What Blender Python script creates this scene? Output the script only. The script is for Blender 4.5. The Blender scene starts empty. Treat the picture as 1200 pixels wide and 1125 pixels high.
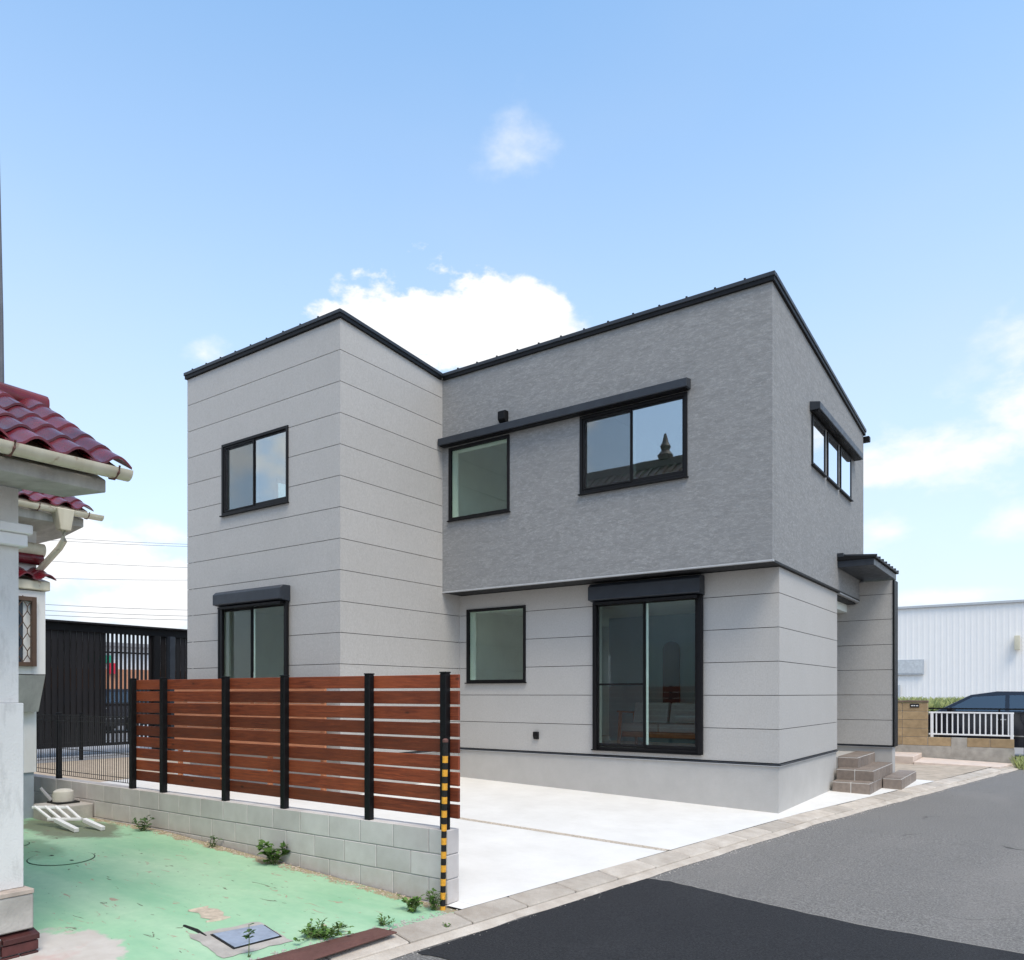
import bpy, bmesh, math, random
from mathutils import Vector, Matrix
R = math.radians
random.seed(7)
scn = bpy.context.scene
col = scn.collection

# ------------------------------------------------------------------ camera
cam_d = bpy.data.cameras.new('camera'); cam = bpy.data.objects.new('camera', cam_d); col.objects.link(cam)
CAM = Vector((3.03, -10.46, 1.577)); FW = Vector((-.5762, .8173, 0)); RT = Vector((.8173, .5762, 0))
cam.location = CAM; cam.rotation_euler = (R(90), 0, math.atan2(.5762, .8173))
cam_d.sensor_width = 36; cam_d.lens = 36 * 908 / 1200; cam_d.shift_y = (813 - 562.5) / 1200
cam_d.clip_start = .05; cam_d.clip_end = 3000
scn.camera = cam
def pixdir(px, py):
    return (FW + RT * ((px - 600) / 908) + Vector((0, 0, (813 - py) / 908))).normalized()

# ------------------------------------------------------------------ sun, sky, exposure
SUN_AZ, SUN_EL = R(124), R(60)          # azimuth measured from +Y towards +X
sdir = Vector((math.sin(SUN_AZ) * math.cos(SUN_EL), math.cos(SUN_AZ) * math.cos(SUN_EL), math.sin(SUN_EL)))
sd = bpy.data.lights.new('sun', 'SUN'); sun = bpy.data.objects.new('sun', sd); col.objects.link(sun)
sd.energy = 1.5; sd.angle = R(26); sd.color = (1, .90, .75)
sun.rotation_euler = sdir.to_track_quat('Z', 'Y').to_euler(); sun.location = (10, -20, 30)
scn.view_settings.view_transform = 'Standard'; scn.view_settings.look = 'None'
scn.view_settings.gamma = 1; scn.view_settings.use_curve_mapping = False
scn.view_settings.exposure = .86
scn.render.engine = 'CYCLES'
scn.cycles.max_bounces = 10; scn.cycles.transparent_max_bounces = 16

W = bpy.data.worlds.new('World'); scn.world = W; W.use_nodes = True
nt = W.node_tree; N = nt.nodes; Lk = nt.links
for n in list(N): N.remove(n)
def nd(t, **k):
    n = N.new(t)
    for a, b in k.items(): setattr(n, a, b)
    return n
def mth(op, a, b=None, clamp=False):
    n = nd('ShaderNodeMath', operation=op, use_clamp=clamp)
    for i, v in enumerate((a, b)):
        if v is None: continue
        if isinstance(v, (int, float)): n.inputs[i].default_value = v
        else: Lk.new(v, n.inputs[i])
    return n.outputs[0]
def vdot(a, v):
    n = nd('ShaderNodeVectorMath', operation='DOT_PRODUCT'); Lk.new(a, n.inputs[0]); n.inputs[1].default_value = v
    return n.outputs['Value']
sky = nd('ShaderNodeTexSky', sky_type='NISHITA'); sky.sun_disc = False
sky.sun_elevation = SUN_EL; sky.sun_rotation = SUN_AZ
sky.altitude = 0; sky.air_density = 1.0; sky.dust_density = .35; sky.ozone_density = 1.0
tc = nd('ShaderNodeTexCoord'); D = tc.outputs['Generated']
nz = nd('ShaderNodeTexNoise'); nz.inputs['Scale'].default_value = 9; nz.inputs['Detail'].default_value = 7; nz.inputs['Roughness'].default_value = .58
mp = nd('ShaderNodeMapping'); mp.inputs['Scale'].default_value = (1, 1, 1.7); Lk.new(D, mp.inputs[0]); Lk.new(mp.outputs[0], nz.inputs['Vector'])
nz2 = nd('ShaderNodeTexNoise'); nz2.inputs['Scale'].default_value = 2.2; nz2.inputs['Detail'].default_value = 4; Lk.new(mp.outputs[0], nz2.inputs['Vector'])
nfine = mth('SUBTRACT', nz.outputs['Fac'], .5)
dens = None
# the clouds over the scene: direction, half extents (radians), density
CL = [(525, 408, .165, .08, 3.0), (440, 378, .08, .045, 2.6), (590, 374, .085, .045, 2.6), (640, 395, .055, .045, 1.5), (600, 142, .038, .055, .5),
      (1125, 535, .14, .05, .9), (1190, 462, .075, .05, .95), (1200, 415, .06, .04, .7), (1040, 622, .06, .03, .7), (1075, 550, .09, .035, .95), (1150, 440, .05, .03, .5),
      (238, 414, .045, .025, .8), (110, 655, .12, .045, 1.5), (180, 712, .13, .028, 1.2), (60, 640, .09, .05, 1.3), (195, 622, .06, .03, .8), (1195, 612, .05, .03, .6),
      (1085, 700, .1, .012, .6)]
view = None
for px, py, ru, rv, k in CL:
    c = pixdir(px, py); r = c.cross(Vector((0, 0, 1))).normalized(); u = r.cross(c)
    a = mth('MULTIPLY', vdot(D, r), 1 / ru); b = mth('MULTIPLY', vdot(D, u), 1 / rv)
    q = mth('SQRT', mth('ADD', mth('MULTIPLY', a, a), mth('MULTIPLY', b, b)))
    front = mth('GREATER_THAN', vdot(D, c), .5)
    m = mth('MULTIPLY_ADD', nfine, 3.6); n_ = m.node; Lk.new(mth('SUBTRACT', 1.0, q), n_.inputs[2])
    m = mth('MULTIPLY', mth('MULTIPLY', m, k, clamp=False), front)
    m = mth('MAXIMUM', m, 0)
    dens = m if dens is None else mth('MAXIMUM', dens, m)
# the same scattered fair-weather clouds over the rest of the sky
gen = mth('MULTIPLY', mth('SUBTRACT', mth('ADD', nz2.outputs['Fac'], mth('MULTIPLY', nfine, .5)), .51), 8)
inview = mth('SUBTRACT', 1, mth('MULTIPLY', mth('SUBTRACT', vdot(D, pixdir(600, 520)), .72), 9, clamp=True), clamp=True)
gen = mth('MAXIMUM', mth('MULTIPLY', gen, inview), 0)
dens = mth('MAXIMUM', dens, gen)
dens = mth('MINIMUM', dens, 1)
ss = nd('ShaderNodeMapRange', interpolation_type='SMOOTHSTEP'); Lk.new(dens, ss.inputs[0])
ss.inputs['To Max'].default_value = .97
# thin white veil towards the horizon
sep = nd('ShaderNodeSeparateXYZ'); Lk.new(D, sep.inputs[0])
veil = mth('MULTIPLY', mth('SUBTRACT', 1, mth('MULTIPLY', sep.outputs[2], 1.5), clamp=True), .93)
veil = mth('ADD', veil, mth('MULTIPLY', mth('SUBTRACT', nz2.outputs['Fac'], .42), .35, clamp=True))
hs = nd('ShaderNodeHueSaturation'); hs.inputs['Hue'].default_value = .490; hs.inputs['Saturation'].default_value = 1.02; hs.inputs['Value'].default_value = 1.36
Lk.new(sky.outputs[0], hs.inputs['Color'])
CW = 4.35
mx0 = nd('ShaderNodeMix', data_type='RGBA'); Lk.new(veil, mx0.inputs[0]); Lk.new(hs.outputs[0], mx0.inputs[6]); mx0.inputs[7].default_value = (2.80, 3.08, 3.60, 1)
mx = nd('ShaderNodeMix', data_type='RGBA'); Lk.new(ss.outputs[0], mx.inputs[0]); Lk.new(mx0.outputs[2], mx.inputs[6]); mx.inputs[7].default_value = (CW, CW, CW, 1)
bg = nd('ShaderNodeBackground'); bg.inputs[1].default_value = .14; Lk.new(mx.outputs[2], bg.inputs[0])
wo = nd('ShaderNodeOutputWorld'); Lk.new(bg.outputs[0], wo.inputs[0])

# ------------------------------------------------------------------ materials
class Mat:
    def __init__(s, name, rough=.7, metal=0, spec=.4):
        s.m = bpy.data.materials.new(name); s.m.use_nodes = True; s.t = s.m.node_tree
        s.b = s.t.nodes['Principled BSDF']; s.b.inputs['Roughness'].default_value = rough
        s.b.inputs['Metallic'].default_value = metal; s.b.inputs['Specular IOR Level'].default_value = spec
        s.pos = None
    def n(s, t, **k):
        n = s.t.nodes.new(t)
        for a, b in k.items(): setattr(n, a, b)
        return n
    def l(s, a, b): s.t.links.new(a, b)
    def P(s, scale=(1, 1, 1), rnd=0):
        g = s.n('ShaderNodeNewGeometry'); v = g.outputs['Position']
        if rnd:
            oi = s.n('ShaderNodeObjectInfo'); ad = s.n('ShaderNodeVectorMath', operation='MULTIPLY_ADD')
            s.l(oi.outputs['Random'], ad.inputs[0]); ad.inputs[1].default_value = (rnd, rnd * 1.7, rnd * .6); s.l(v, ad.inputs[2]); v = ad.outputs[0]
        mpn = s.n('ShaderNodeMapping'); mpn.inputs['Scale'].default_value = scale; s.l(v, mpn.inputs[0]); return mpn.outputs[0]
    def noise(s, scale, detail=4, rough=.55, sc=(1, 1, 1), rnd=0, lo=.3, hi=.7, dist=0):
        t = s.n('ShaderNodeTexNoise'); t.inputs['Scale'].default_value = scale; t.inputs['Detail'].default_value = detail
        t.inputs['Roughness'].default_value = rough; t.inputs['Distortion'].default_value = dist; s.l(s.P(sc, rnd), t.inputs['Vector'])
        r = s.n('ShaderNodeMapRange'); r.inputs['From Min'].default_value = lo; r.inputs['From Max'].default_value = hi
        s.l(t.outputs['Fac'], r.inputs[0]); return r.outputs[0]
    def mix(s, f, a, b):
        m = s.n('ShaderNodeMix', data_type='RGBA')
        for v, i in ((f, 0), (a, 6), (b, 7)):
            if isinstance(v, (int, float)): m.inputs[i].default_value = v
            elif isinstance(v, tuple): m.inputs[i].default_value = (*v[:3], 1)
            else: s.l(v, m.inputs[i])
        return m.outputs[2]
    def math(s, op, a, b):
        m = s.n('ShaderNodeMath', operation=op)
        for i, v in enumerate((a, b)):
            if isinstance(v, (int, float)): m.inputs[i].default_value = v
            else: s.l(v, m.inputs[i])
        return m.outputs[0]
    def rand(s, amt):
        oi = s.n('ShaderNodeObjectInfo'); r = s.n('ShaderNodeMapRange'); r.inputs['To Min'].default_value = 1 - amt; r.inputs['To Max'].default_value = 1 + amt
        s.l(oi.outputs['Random'], r.inputs[0]); return r.outputs[0]
    def mul(s, c, f):
        m = s.n('ShaderNodeVectorMath', operation='SCALE'); s.l(c, m.inputs[0]); s.l(f, m.inputs['Scale']); return m.outputs[0]
    def col(s, c):
        if isinstance(c, tuple): s.b.inputs['Base Color'].default_value = (*c[:3], 1)
        else: s.l(c, s.b.inputs['Base Color'])
        return s
    def rough(s, f, a, b):
        r = s.n('ShaderNodeMapRange'); s.l(f, r.inputs[0]); r.inputs['To Min'].default_value = a; r.inputs['To Max'].default_value = b
        s.l(r.outputs[0], s.b.inputs['Roughness']); return s
    def bump(s, h, strength=.3, dist=.01):
        b = s.n('ShaderNodeBump'); b.inputs['Strength'].default_value = strength; b.inputs['Distance'].default_value = dist
        s.l(h, b.inputs['Height']); s.l(b.outputs[0], s.b.inputs['Normal']); return s
M = {}
def simple(name, c, rough=.6, metal=0, var=.12, scale=12, bump=0, rnd=.0, spec=.4):
    m = Mat(name, rough, metal, spec); f = m.noise(scale, 5)
    k = m.mix(f, tuple(x * (1 - var) for x in c), tuple(x * (1 + var) for x in c))
    if rnd: k = m.mul(k, m.rand(rnd))
    m.col(k); m.rough(m.noise(scale * 2.3, 3), rough * .85, min(1, rough * 1.15))
    if bump: m.bump(m.noise(scale * 8, 3), bump, .004)
    M[name] = m.m; return m.m

m = Mat('light_siding', .62); f = m.noise(62, 4, .7, (1, 1, .6)); g = m.noise(1.6, 5); h = m.noise(17, 5, .65, (1, 1, .5))
c = m.mix(f, (.380, .367, .348), (.515, .500, .478)); c = m.mix(m.math('MULTIPLY', g, .4), c, (.40, .386, .364)); c = m.mix(m.math('MULTIPLY', h, .3), c, (.50, .486, .465))
m.col(m.mul(c, m.rand(.022))); m.bump(m.math('ADD', f, h), .22, .003); M['siding'] = m.m
m = Mat('grey_siding', .78); f = m.noise(6, 7, .7, (.7, .7, 2.0), lo=.33, hi=.69, dist=.6); g = m.noise(1.3, 4); h = m.noise(75, 4, .7)
k = m.noise(24, 7, .75, (.6, .6, 1.5), lo=.48, hi=.66, dist=.3)
c = m.mix(f, (.212, .214, .214), (.298, .300, .300)); c = m.mix(m.math('MULTIPLY', k, .75), c, (.415, .417, .412)); c = m.mix(m.math('MULTIPLY', g, .3), c, (.24, .241, .239)); c = m.mix(m.math('MULTIPLY', h, .35), c, (.20, .20, .199))
m.col(c); m.bump(m.math('ADD', m.math('ADD', f, k), m.math('MULTIPLY', h, .5)), .22, .005); M['stucco'] = m.m
m = Mat('foundation_render', .85); f = m.noise(3, 7, .68); g = m.noise(50, 4, .7)
c = m.mix(f, (.43, .414, .39), (.485, .468, .443)); c = m.mix(m.math('MULTIPLY', g, .25), c, (.39, .38, .36)); m.col(c); m.bump(g, .25, .003); M['found'] = m.m
m = Mat('new_concrete', .8); f = m.noise(1.6, 8, .7); g = m.noise(60, 4, .7); h = m.noise(.7, 5, sc=(1, .35, 1))
c = m.mix(f, (.67, .65, .615), (.79, .775, .745)); c = m.mix(m.math('MULTIPLY', g, .12), c, (.58, .57, .55)); c = m.mix(m.math('MULTIPLY', h, .2), c, (.66, .645, .62)); m.col(c); m.bump(g, .15, .002); M['pad'] = m.m
m = Mat('kerb_concrete', .9); f = m.noise(4, 6, .65, rnd=9); g = m.noise(90, 4); sp = m.noise(230, 2, lo=.62, hi=.7)
c = m.mix(f, (.40, .34, .28), (.61, .55, .475)); c = m.mix(m.math('MULTIPLY', g, .35), c, (.33, .30, .27)); c = m.mix(m.math('MULTIPLY', sp, .4), c, (.2, .18, .16)); m.col(m.mul(c, m.rand(.16))); m.bump(g, .5, .006); M['kerb'] = m.m
def asphalt(name, a, b, big, stain):
    m = Mat(name, .9, 0, .3); f = m.noise(60, 6, .85, lo=.38, hi=.62); g = m.noise(1.2, 6, .62); v = m.n('ShaderNodeTexVoronoi'); v.inputs['Scale'].default_value = 130; m.l(m.P(), v.inputs['Vector'])
    w = m.noise(55, 5, .7)
    c = m.mix(f, a, b); c = m.mix(m.math('MULTIPLY', g, .45), c, big); c = m.mix(m.math('MULTIPLY', w, .35), c, a)
    st = m.noise(.5, 5, .6, (1.0, .35, 1), lo=.52, hi=.72); c = m.mix(m.math('MULTIPLY', st, .4), c, stain)
    if name == 'old_asphalt':                  # hairline cracks, broken up
        w2 = m.n('ShaderNodeTexNoise'); w2.inputs['Scale'].default_value = 2.5; w2.inputs['Detail'].default_value = 5; m.l(m.P(), w2.inputs['Vector'])
        ad = m.n('ShaderNodeVectorMath', operation='MULTIPLY_ADD'); m.l(w2.outputs['Color'], ad.inputs[0]); ad.inputs[1].default_value = (.5, .5, 0); m.l(m.P(), ad.inputs[2])
        cv = m.n('ShaderNodeTexVoronoi', feature='DISTANCE_TO_EDGE'); cv.inputs['Scale'].default_value = .45; m.l(ad.outputs[0], cv.inputs['Vector'])
        cr = m.n('ShaderNodeMapRange'); cr.inputs['From Min'].default_value = .0065; cr.inputs['From Max'].default_value = .002; m.l(cv.outputs['Distance'], cr.inputs[0])
        c = m.mix(m.math('MULTIPLY', cr.outputs[0], m.noise(1.1, 3, lo=.54, hi=.66)), c, (.08, .077, .073))
    m.col(c); m.bump(m.math('ADD', v.outputs['Distance'], f), .6, .006); M[name] = m.m
asphalt('old_asphalt', (.075, .072, .068), (.38, .365, .345), (.20, .192, .183), (.29, .27, .25))
asphalt('new_asphalt', (.010, .011, .013), (.052, .053, .058), (.021, .022, .026), (.06, .06, .064))
m = Mat('block_concrete', .9); f = m.noise(5, 5, rnd=7); g = m.noise(140, 3); 
sz = m.n('ShaderNodeSeparateXYZ'); m.l(m.P(), sz.inputs[0]); hb = m.n('ShaderNodeMapRange'); hb.inputs['From Min'].default_value = .18; hb.inputs['From Max'].default_value = -.16; m.l(sz.outputs[2], hb.inputs[0])
c = m.mix(f, (.53, .495, .475), (.64, .605, .585)); c = m.mix(m.math('MULTIPLY', g, .3), c, (.46, .43, .415)); c = m.mix(m.math('MULTIPLY', hb.outputs[0], m.math('MULTIPLY', m.noise(9, 5, .65), .55)), c, (.36, .29, .22))
m.col(m.mul(c, m.rand(.07))); m.bump(g, .4, .003); M['block'] = m.m
simple('mortar', (.34, .335, .33), .95, var=.15, bump=.3)
m = Mat('stained_wood', .52); f = m.noise(3.0, 6, .62, (1.1, 20, 20), rnd=13, dist=.9); g = m.noise(12, 5, .6, (.7, 16, 16), rnd=5, lo=.42, hi=.62); h = m.noise(1.5, 3, rnd=3)
vk = m.n('ShaderNodeTexVoronoi'); vk.inputs['Scale'].default_value = 2.6; m.l(m.P((1, 2.4, 2.4), 21), vk.inputs['Vector'])
kn = m.n('ShaderNodeMapRange'); kn.inputs['From Min'].default_value = .10; kn.inputs['From Max'].default_value = .03; m.l(vk.outputs['Distance'], kn.inputs[0])
c = m.mix(f, (.070, .011, .005), (.31, .066, .023)); c = m.mix(m.math('MULTIPLY', g, .6), c, (.12, .021, .008)); c = m.mix(m.math('MULTIPLY', h, .4), c, (.34, .085, .030)); c = m.mix(m.math('MULTIPLY', kn.outputs[0], .8), c, (.035, .012, .006))
m.col(m.mul(c, m.rand(.38))); m.rough(f, .55, .75); m.bump(m.math('ADD', f, g), .3, .002); M['wood'] = m.m
simple('black_metal', (.006, .006, .007), .5, var=.15, scale=25, spec=.22)
simple('slate_metal', (.032, .038, .048), .4, var=.12, scale=6, spec=.3)
simple('black_soffit', (.02, .021, .023), .7)
simple('seam_grey', (.09, .088, .085), .9)
simple('drip_metal', (.42, .43, .44), .4, var=.06)
simple('rubber_black', (.012, .012, .012), .85)
simple('interior_white', (.80, .85, .80), .8, var=.04, scale=3)
simple('pale_trim', (.82, .87, .82), .5, var=.03, scale=3)
simple('interior_blue', (.30, .42, .47), .8, var=.06, scale=3)
simple('oak_floor', (.42, .28, .17), .45, var=.25, scale=5)
simple('sofa_wood', (.42, .17, .07), .4, var=.2, scale=14)
simple('cushion_grey', (.42, .42, .41), .95, var=.1, scale=30, bump=.3)
simple('door_brown', (.05, .03, .02), .45, var=.2)
m = Mat('glazed_red_tile', .2, 0, .45); f = m.noise(6, 5, rnd=5); g = m.noise(26, 5, .65, lo=.5, hi=.72)
c = m.mix(f, (.075, .004, .010), (.155, .011, .020)); c = m.mix(m.math('MULTIPLY', g, .5), c, (.07, .035, .03)); m.col(m.mul(c, m.rand(.25))); m.rough(f, .16, .32); M['tile'] = m.m
simple('tile_bed_mortar', (.50, .42, .33), .95, var=.2, scale=20, bump=.4)
m = Mat('cream_plastic', .35); f = m.noise(3, 5, sc=(1, 3, 1)); g = m.noise(9, 6, .7, lo=.6, hi=.72)
c = m.mix(f, (.56, .50, .37), (.68, .63, .50)); c = m.mix(m.math('MULTIPLY', g, .75), c, (.25, .10, .035)); m.col(c); M['cream'] = m.m
m = Mat('white_roughcast', .92); f = m.noise(2, 6, .62, (1, 1, .5)); g = m.noise(75, 4, .6); st = m.noise(3.2, 6, .66, (2, 2, .6), lo=.57, hi=.7)
c = m.mix(f, (.66, .648, .625), (.75, .738, .715)); c = m.mix(m.math('MULTIPLY', st, .5), c, (.40, .39, .375)); m.col(c); m.bump(g, .3, .005); M['roughcast'] = m.m
m = Mat('eave_concrete', .9); f = m.noise(3, 6, .65, (1, 2.5, 1)); g = m.noise(60, 4)
c = m.mix(f, (.30, .29, .27), (.47, .46, .43)); m.col(c); m.bump(g, .3, .004); M['eave'] = m.m
simple('pale_blue_base', (.31, .35, .38), .85, var=.12, scale=4, bump=.2)
simple('sill_tile', (.40, .33, .28), .7, var=.2, scale=9, rnd=.15, bump=.2)
simple('worn_concrete', (.42, .39, .355), .92, var=.2, scale=6, bump=.4)
simple('dark_red_brick', (.075, .022, .020), .55, var=.25, scale=14, rnd=.25, bump=.2)
simple('brown_frame', (.085, .048, .030), .45, var=.15)
simple('yellow_tape', (.75, .36, .035), .45, var=.18, scale=60)
m = Mat('dark_ribbed', .55, 0, .2); f = m.noise(2, 4, sc=(1, 1, .3)); m.col(m.mix(f, (.014, .0135, .015), (.024, .0225, .024))); M['dark'] = m.m
simple('beige_soil', (.46, .37, .28), .95, var=.15, scale=7, bump=.5)
simple('lane_concrete', (.30, .30, .31), .9, var=.12, scale=4, bump=.3)
simple('bare_ground', (.30, .26, .21), .95, var=.2, scale=2, bump=.4)
simple('tan_block', (.37, .265, .15), .9, var=.16, scale=9, rnd=.14, bump=.4)
simple('brown_cap', (.16, .115, .085), .85, var=.2, scale=9, bump=.3)
simple('grey_plinth', (.36, .335, .295), .92, var=.22, scale=5, bump=.4)
simple('pink_slab', (.60, .50, .43), .85, var=.1, scale=5, rnd=.05, bump=.2)
simple('sandy_paving', (.42, .35, .275), .92, var=.22, scale=4, bump=.4)
simple('white_paint', (.80, .80, .80), .4, var=.04, scale=9)
simple('white_cladding', (.84, .83, .815), .5, var=.015, scale=3)
simple('cladding_grey', (.48, .51, .54), .5, var=.05)
simple('lamp_cream', (.62, .58, .45), .5, var=.05)
simple('car_paint', (.007, .008, .014), .12, var=.1, spec=.6)
simple('chrome', (.7, .7, .7), .15, 1)
simple('tyre', (.015, .015, .015), .85)
simple('lamp_lens', (.55, .58, .6), .12)
simple('step_tile', (.225, .182, .152), .55, var=.14, scale=16, rnd=.12, bump=.25)
simple('grout', (.62, .59, .55), .9, var=.06)
simple('leaf_green', (.075, .155, .024), .6, var=.4, scale=30, rnd=.2)
simple('leaf_dark', (.05, .105, .028), .6, var=.4, scale=30)
simple('stem_green', (.12, .15, .05), .7)
simple('grass_green', (.40, .44, .18), .8, var=.4, scale=9)
simple('steel_cover', (.36, .42, .52), .42, .2, var=.15, scale=12, bump=.2)
m = Mat('rusty_plate', .7); f = m.noise(5, 6, .65); g = m.noise(60, 4); c = m.mix(f, (.085, .035, .028), (.145, .062, .05)); c = m.mix(m.math('MULTIPLY', g, .3), c, (.2, .11, .09)); m.col(c); m.bump(g, .3, .003); M['rust'] = m.m
simple('pump_cream', (.55, .52, .45), .5, var=.1, scale=8)
simple('wire_black', (.02, .02, .02), .6)
simple('wire_grey', (.12, .13, .15), .7)
simple('shop_white', (.68, .68, .68), .8)
simple('shop_terracotta', (.50, .23, .13), .85, var=.1)
simple('sign_green', (.03, .32, .2), .5)
simple('sign_red', (.6, .02, .05), .5)
simple('dark_glass_blue', (.02, .03, .045), .1)
simple('roof_brown', (.05, .025, .02), .5, var=.3, scale=8)
simple('gravel_joint', (.60, .52, .43), .95, var=.35, scale=60, bump=.8)

# green painted yard: paint with worn, cracked and bare areas
m = Mat('green_yard_paint', .75); f = m.noise(1.0, 6, .6, (1, 2.2, 1)); g = m.noise(.8, 5, .6, (.6, 2.0, 1), lo=.42, hi=.66); h = m.noise(14, 5, .6)
c = m.mix(f, (.22, .46, .275), (.36, .58, .37)); c = m.mix(m.math('MULTIPLY', g, .8), c, (.46, .63, .43)); c = m.mix(m.math('MULTIPLY', h, .35), c, (.25, .45, .30))
sc_ = m.noise(11, 5, .6, (.5, 1.6, 1), lo=.645, hi=.665, dist=.8); c = m.mix(sc_, c, (.40, .31, .23))
dk = m.noise(9, 4, .5, (.5, 1.6, 1), lo=.69, hi=.705, dist=1.2); c = m.mix(m.math('MULTIPLY', dk, .8), c, (.10, .08, .055))
px_ = m.n('ShaderNodeSeparateXYZ'); m.l(m.P(), px_.inputs[0]); nn = m.noise(1.9, 6, .65, lo=0, hi=1)
def blob(cx, cy, rx, ry, amp=1.3, sharp=14):
    a = m.math('MULTIPLY', m.math('SUBTRACT', px_.outputs[0], cx), 1 / rx); b = m.math('MULTIPLY', m.math('SUBTRACT', px_.outputs[1], cy), 1 / ry)
    d = m.math('SQRT', m.math('ADD', m.math('MULTIPLY', a, a), m.math('MULTIPLY', b, b)), 0)
    e = m.math('ADD', m.math('SUBTRACT', 1, d), m.math('MULTIPLY', m.math('SUBTRACT', nn, .5), amp))
    mm = m.n('ShaderNodeMath', operation='MULTIPLY', use_clamp=True); m.l(e, mm.inputs[0]); mm.inputs[1].default_value = sharp; return mm.outputs[0]
bare = m.mix(m.noise(5, 5), (.50, .45, .40), (.60, .565, .52)); bare = m.mix(m.math('MULTIPLY', m.noise(3, 4, lo=.55, hi=.7), .6), bare, (.55, .30, .26))
c = m.mix(blob(-2.2, -8.25, .62, .55, 1.0), c, bare)
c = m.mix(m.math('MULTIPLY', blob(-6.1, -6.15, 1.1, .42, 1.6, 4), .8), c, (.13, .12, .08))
c = m.mix(m.math('MULTIPLY', blob(-5.3, -7.0, .7, .3, 1.6, 3), .5), c, (.12, .20, .12))
# soil and grit gathered along the foot of the block wall
wl = m.n('ShaderNodeMapRange'); wl.inputs['From Min'].default_value = -5.76; wl.inputs['From Max'].default_value = -5.73; m.l(m.math('ADD', px_.outputs[1], m.math('MULTIPLY', m.math('SUBTRACT', m.noise(6, 6, .7, lo=0, hi=1), .5), .6)), wl.inputs[0])
c = m.mix(m.math('MULTIPLY', wl.outputs[0], .85), c, (.34, .24, .15))
m.col(c); m.bump(m.math('SUBTRACT', m.math('MULTIPLY', h, .3), m.math('MULTIPLY', sc_, 1.5)), .4, .006); M['green'] = m.m

def glass(name, tint, base, ior=1.5, k=1.3):
    m = bpy.data.materials.new(name); m.use_nodes = True; t = m.node_tree
    for n in list(t.nodes): t.nodes.remove(n)
    o = t.nodes.new('ShaderNodeOutputMaterial'); tr = t.nodes.new('ShaderNodeBsdfTransparent'); tr.inputs[0].default_value = (*tint, 1)
    gl = t.nodes.new('ShaderNodeBsdfGlossy'); gl.inputs['Roughness'].default_value = 0.0; gl.inputs[0].default_value = (.93, .96, 1, 1)
    # Schlick's Fresnel, the same from both sides of the thin pane
    gi = t.nodes.new('ShaderNodeNewGeometry'); dp = t.nodes.new('ShaderNodeVectorMath'); dp.operation = 'DOT_PRODUCT'; t.links.new(gi.outputs['Incoming'], dp.inputs[0]); t.links.new(gi.outputs['Normal'], dp.inputs[1])
    def mm(op, a, b):
        n = t.nodes.new('ShaderNodeMath'); n.operation = op
        for i, v in enumerate((a, b)):
            if isinstance(v, (int, float)): n.inputs[i].default_value = v
            else: t.links.new(v, n.inputs[i])
        return n
    f0 = ((ior - 1) / (ior + 1)) ** 2
    fr = mm('MULTIPLY_ADD', mm('POWER', mm('SUBTRACT', 1, mm('ABSOLUTE', dp.outputs['Value'], 0).outputs[0]).outputs[0], 5).outputs[0], 1 - f0); fr.inputs[2].default_value = f0
    ma = t.nodes.new('ShaderNodeMath'); ma.operation = 'MULTIPLY_ADD'; ma.inputs[1].default_value = k; ma.inputs[2].default_value = base; ma.use_clamp = True
    # slight waviness of real float glass
    no = t.nodes.new('ShaderNodeTexNoise'); no.inputs['Scale'].default_value = 2.2; ge = t.nodes.new('ShaderNodeNewGeometry'); t.links.new(ge.outputs['Position'], no.inputs['Vector'])
    bu = t.nodes.new('ShaderNodeBump'); bu.inputs['Strength'].default_value = .012; bu.inputs['Distance'].default_value = .02; t.links.new(no.outputs[0], bu.inputs['Height']); t.links.new(bu.outputs[0], gl.inputs['Normal'])
    mx = t.nodes.new('ShaderNodeMixShader'); t.links.new(fr.outputs[0], ma.inputs[0]); t.links.new(ma.outputs[0], mx.inputs[0]); t.links.new(tr.outputs[0], mx.inputs[1]); t.links.new(gl.outputs[0], mx.inputs[2]); t.links.new(mx.outputs[0], o.inputs[0])
    M[name] = m
glass('window_glass', (.66, .73, .71), .27, 1.5, 1.6); glass('clear_glass', (.90, .955, .915), .01); glass('door_glass', (.88, .93, .91), .01); glass('side_glass', (.62, .70, .68), .30, 1.5, 2.0); glass('car_glass', (.25, .33, .30), .07)
m = bpy.data.materials.new('insect_screen'); m.use_nodes = True; t = m.node_tree; b = t.nodes['Principled BSDF']; b.inputs['Base Color'].default_value = (.05, .05, .055, 1); b.inputs['Alpha'].default_value = .16; b.inputs['Roughness'].default_value = .8; M['screen'] = m

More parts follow.
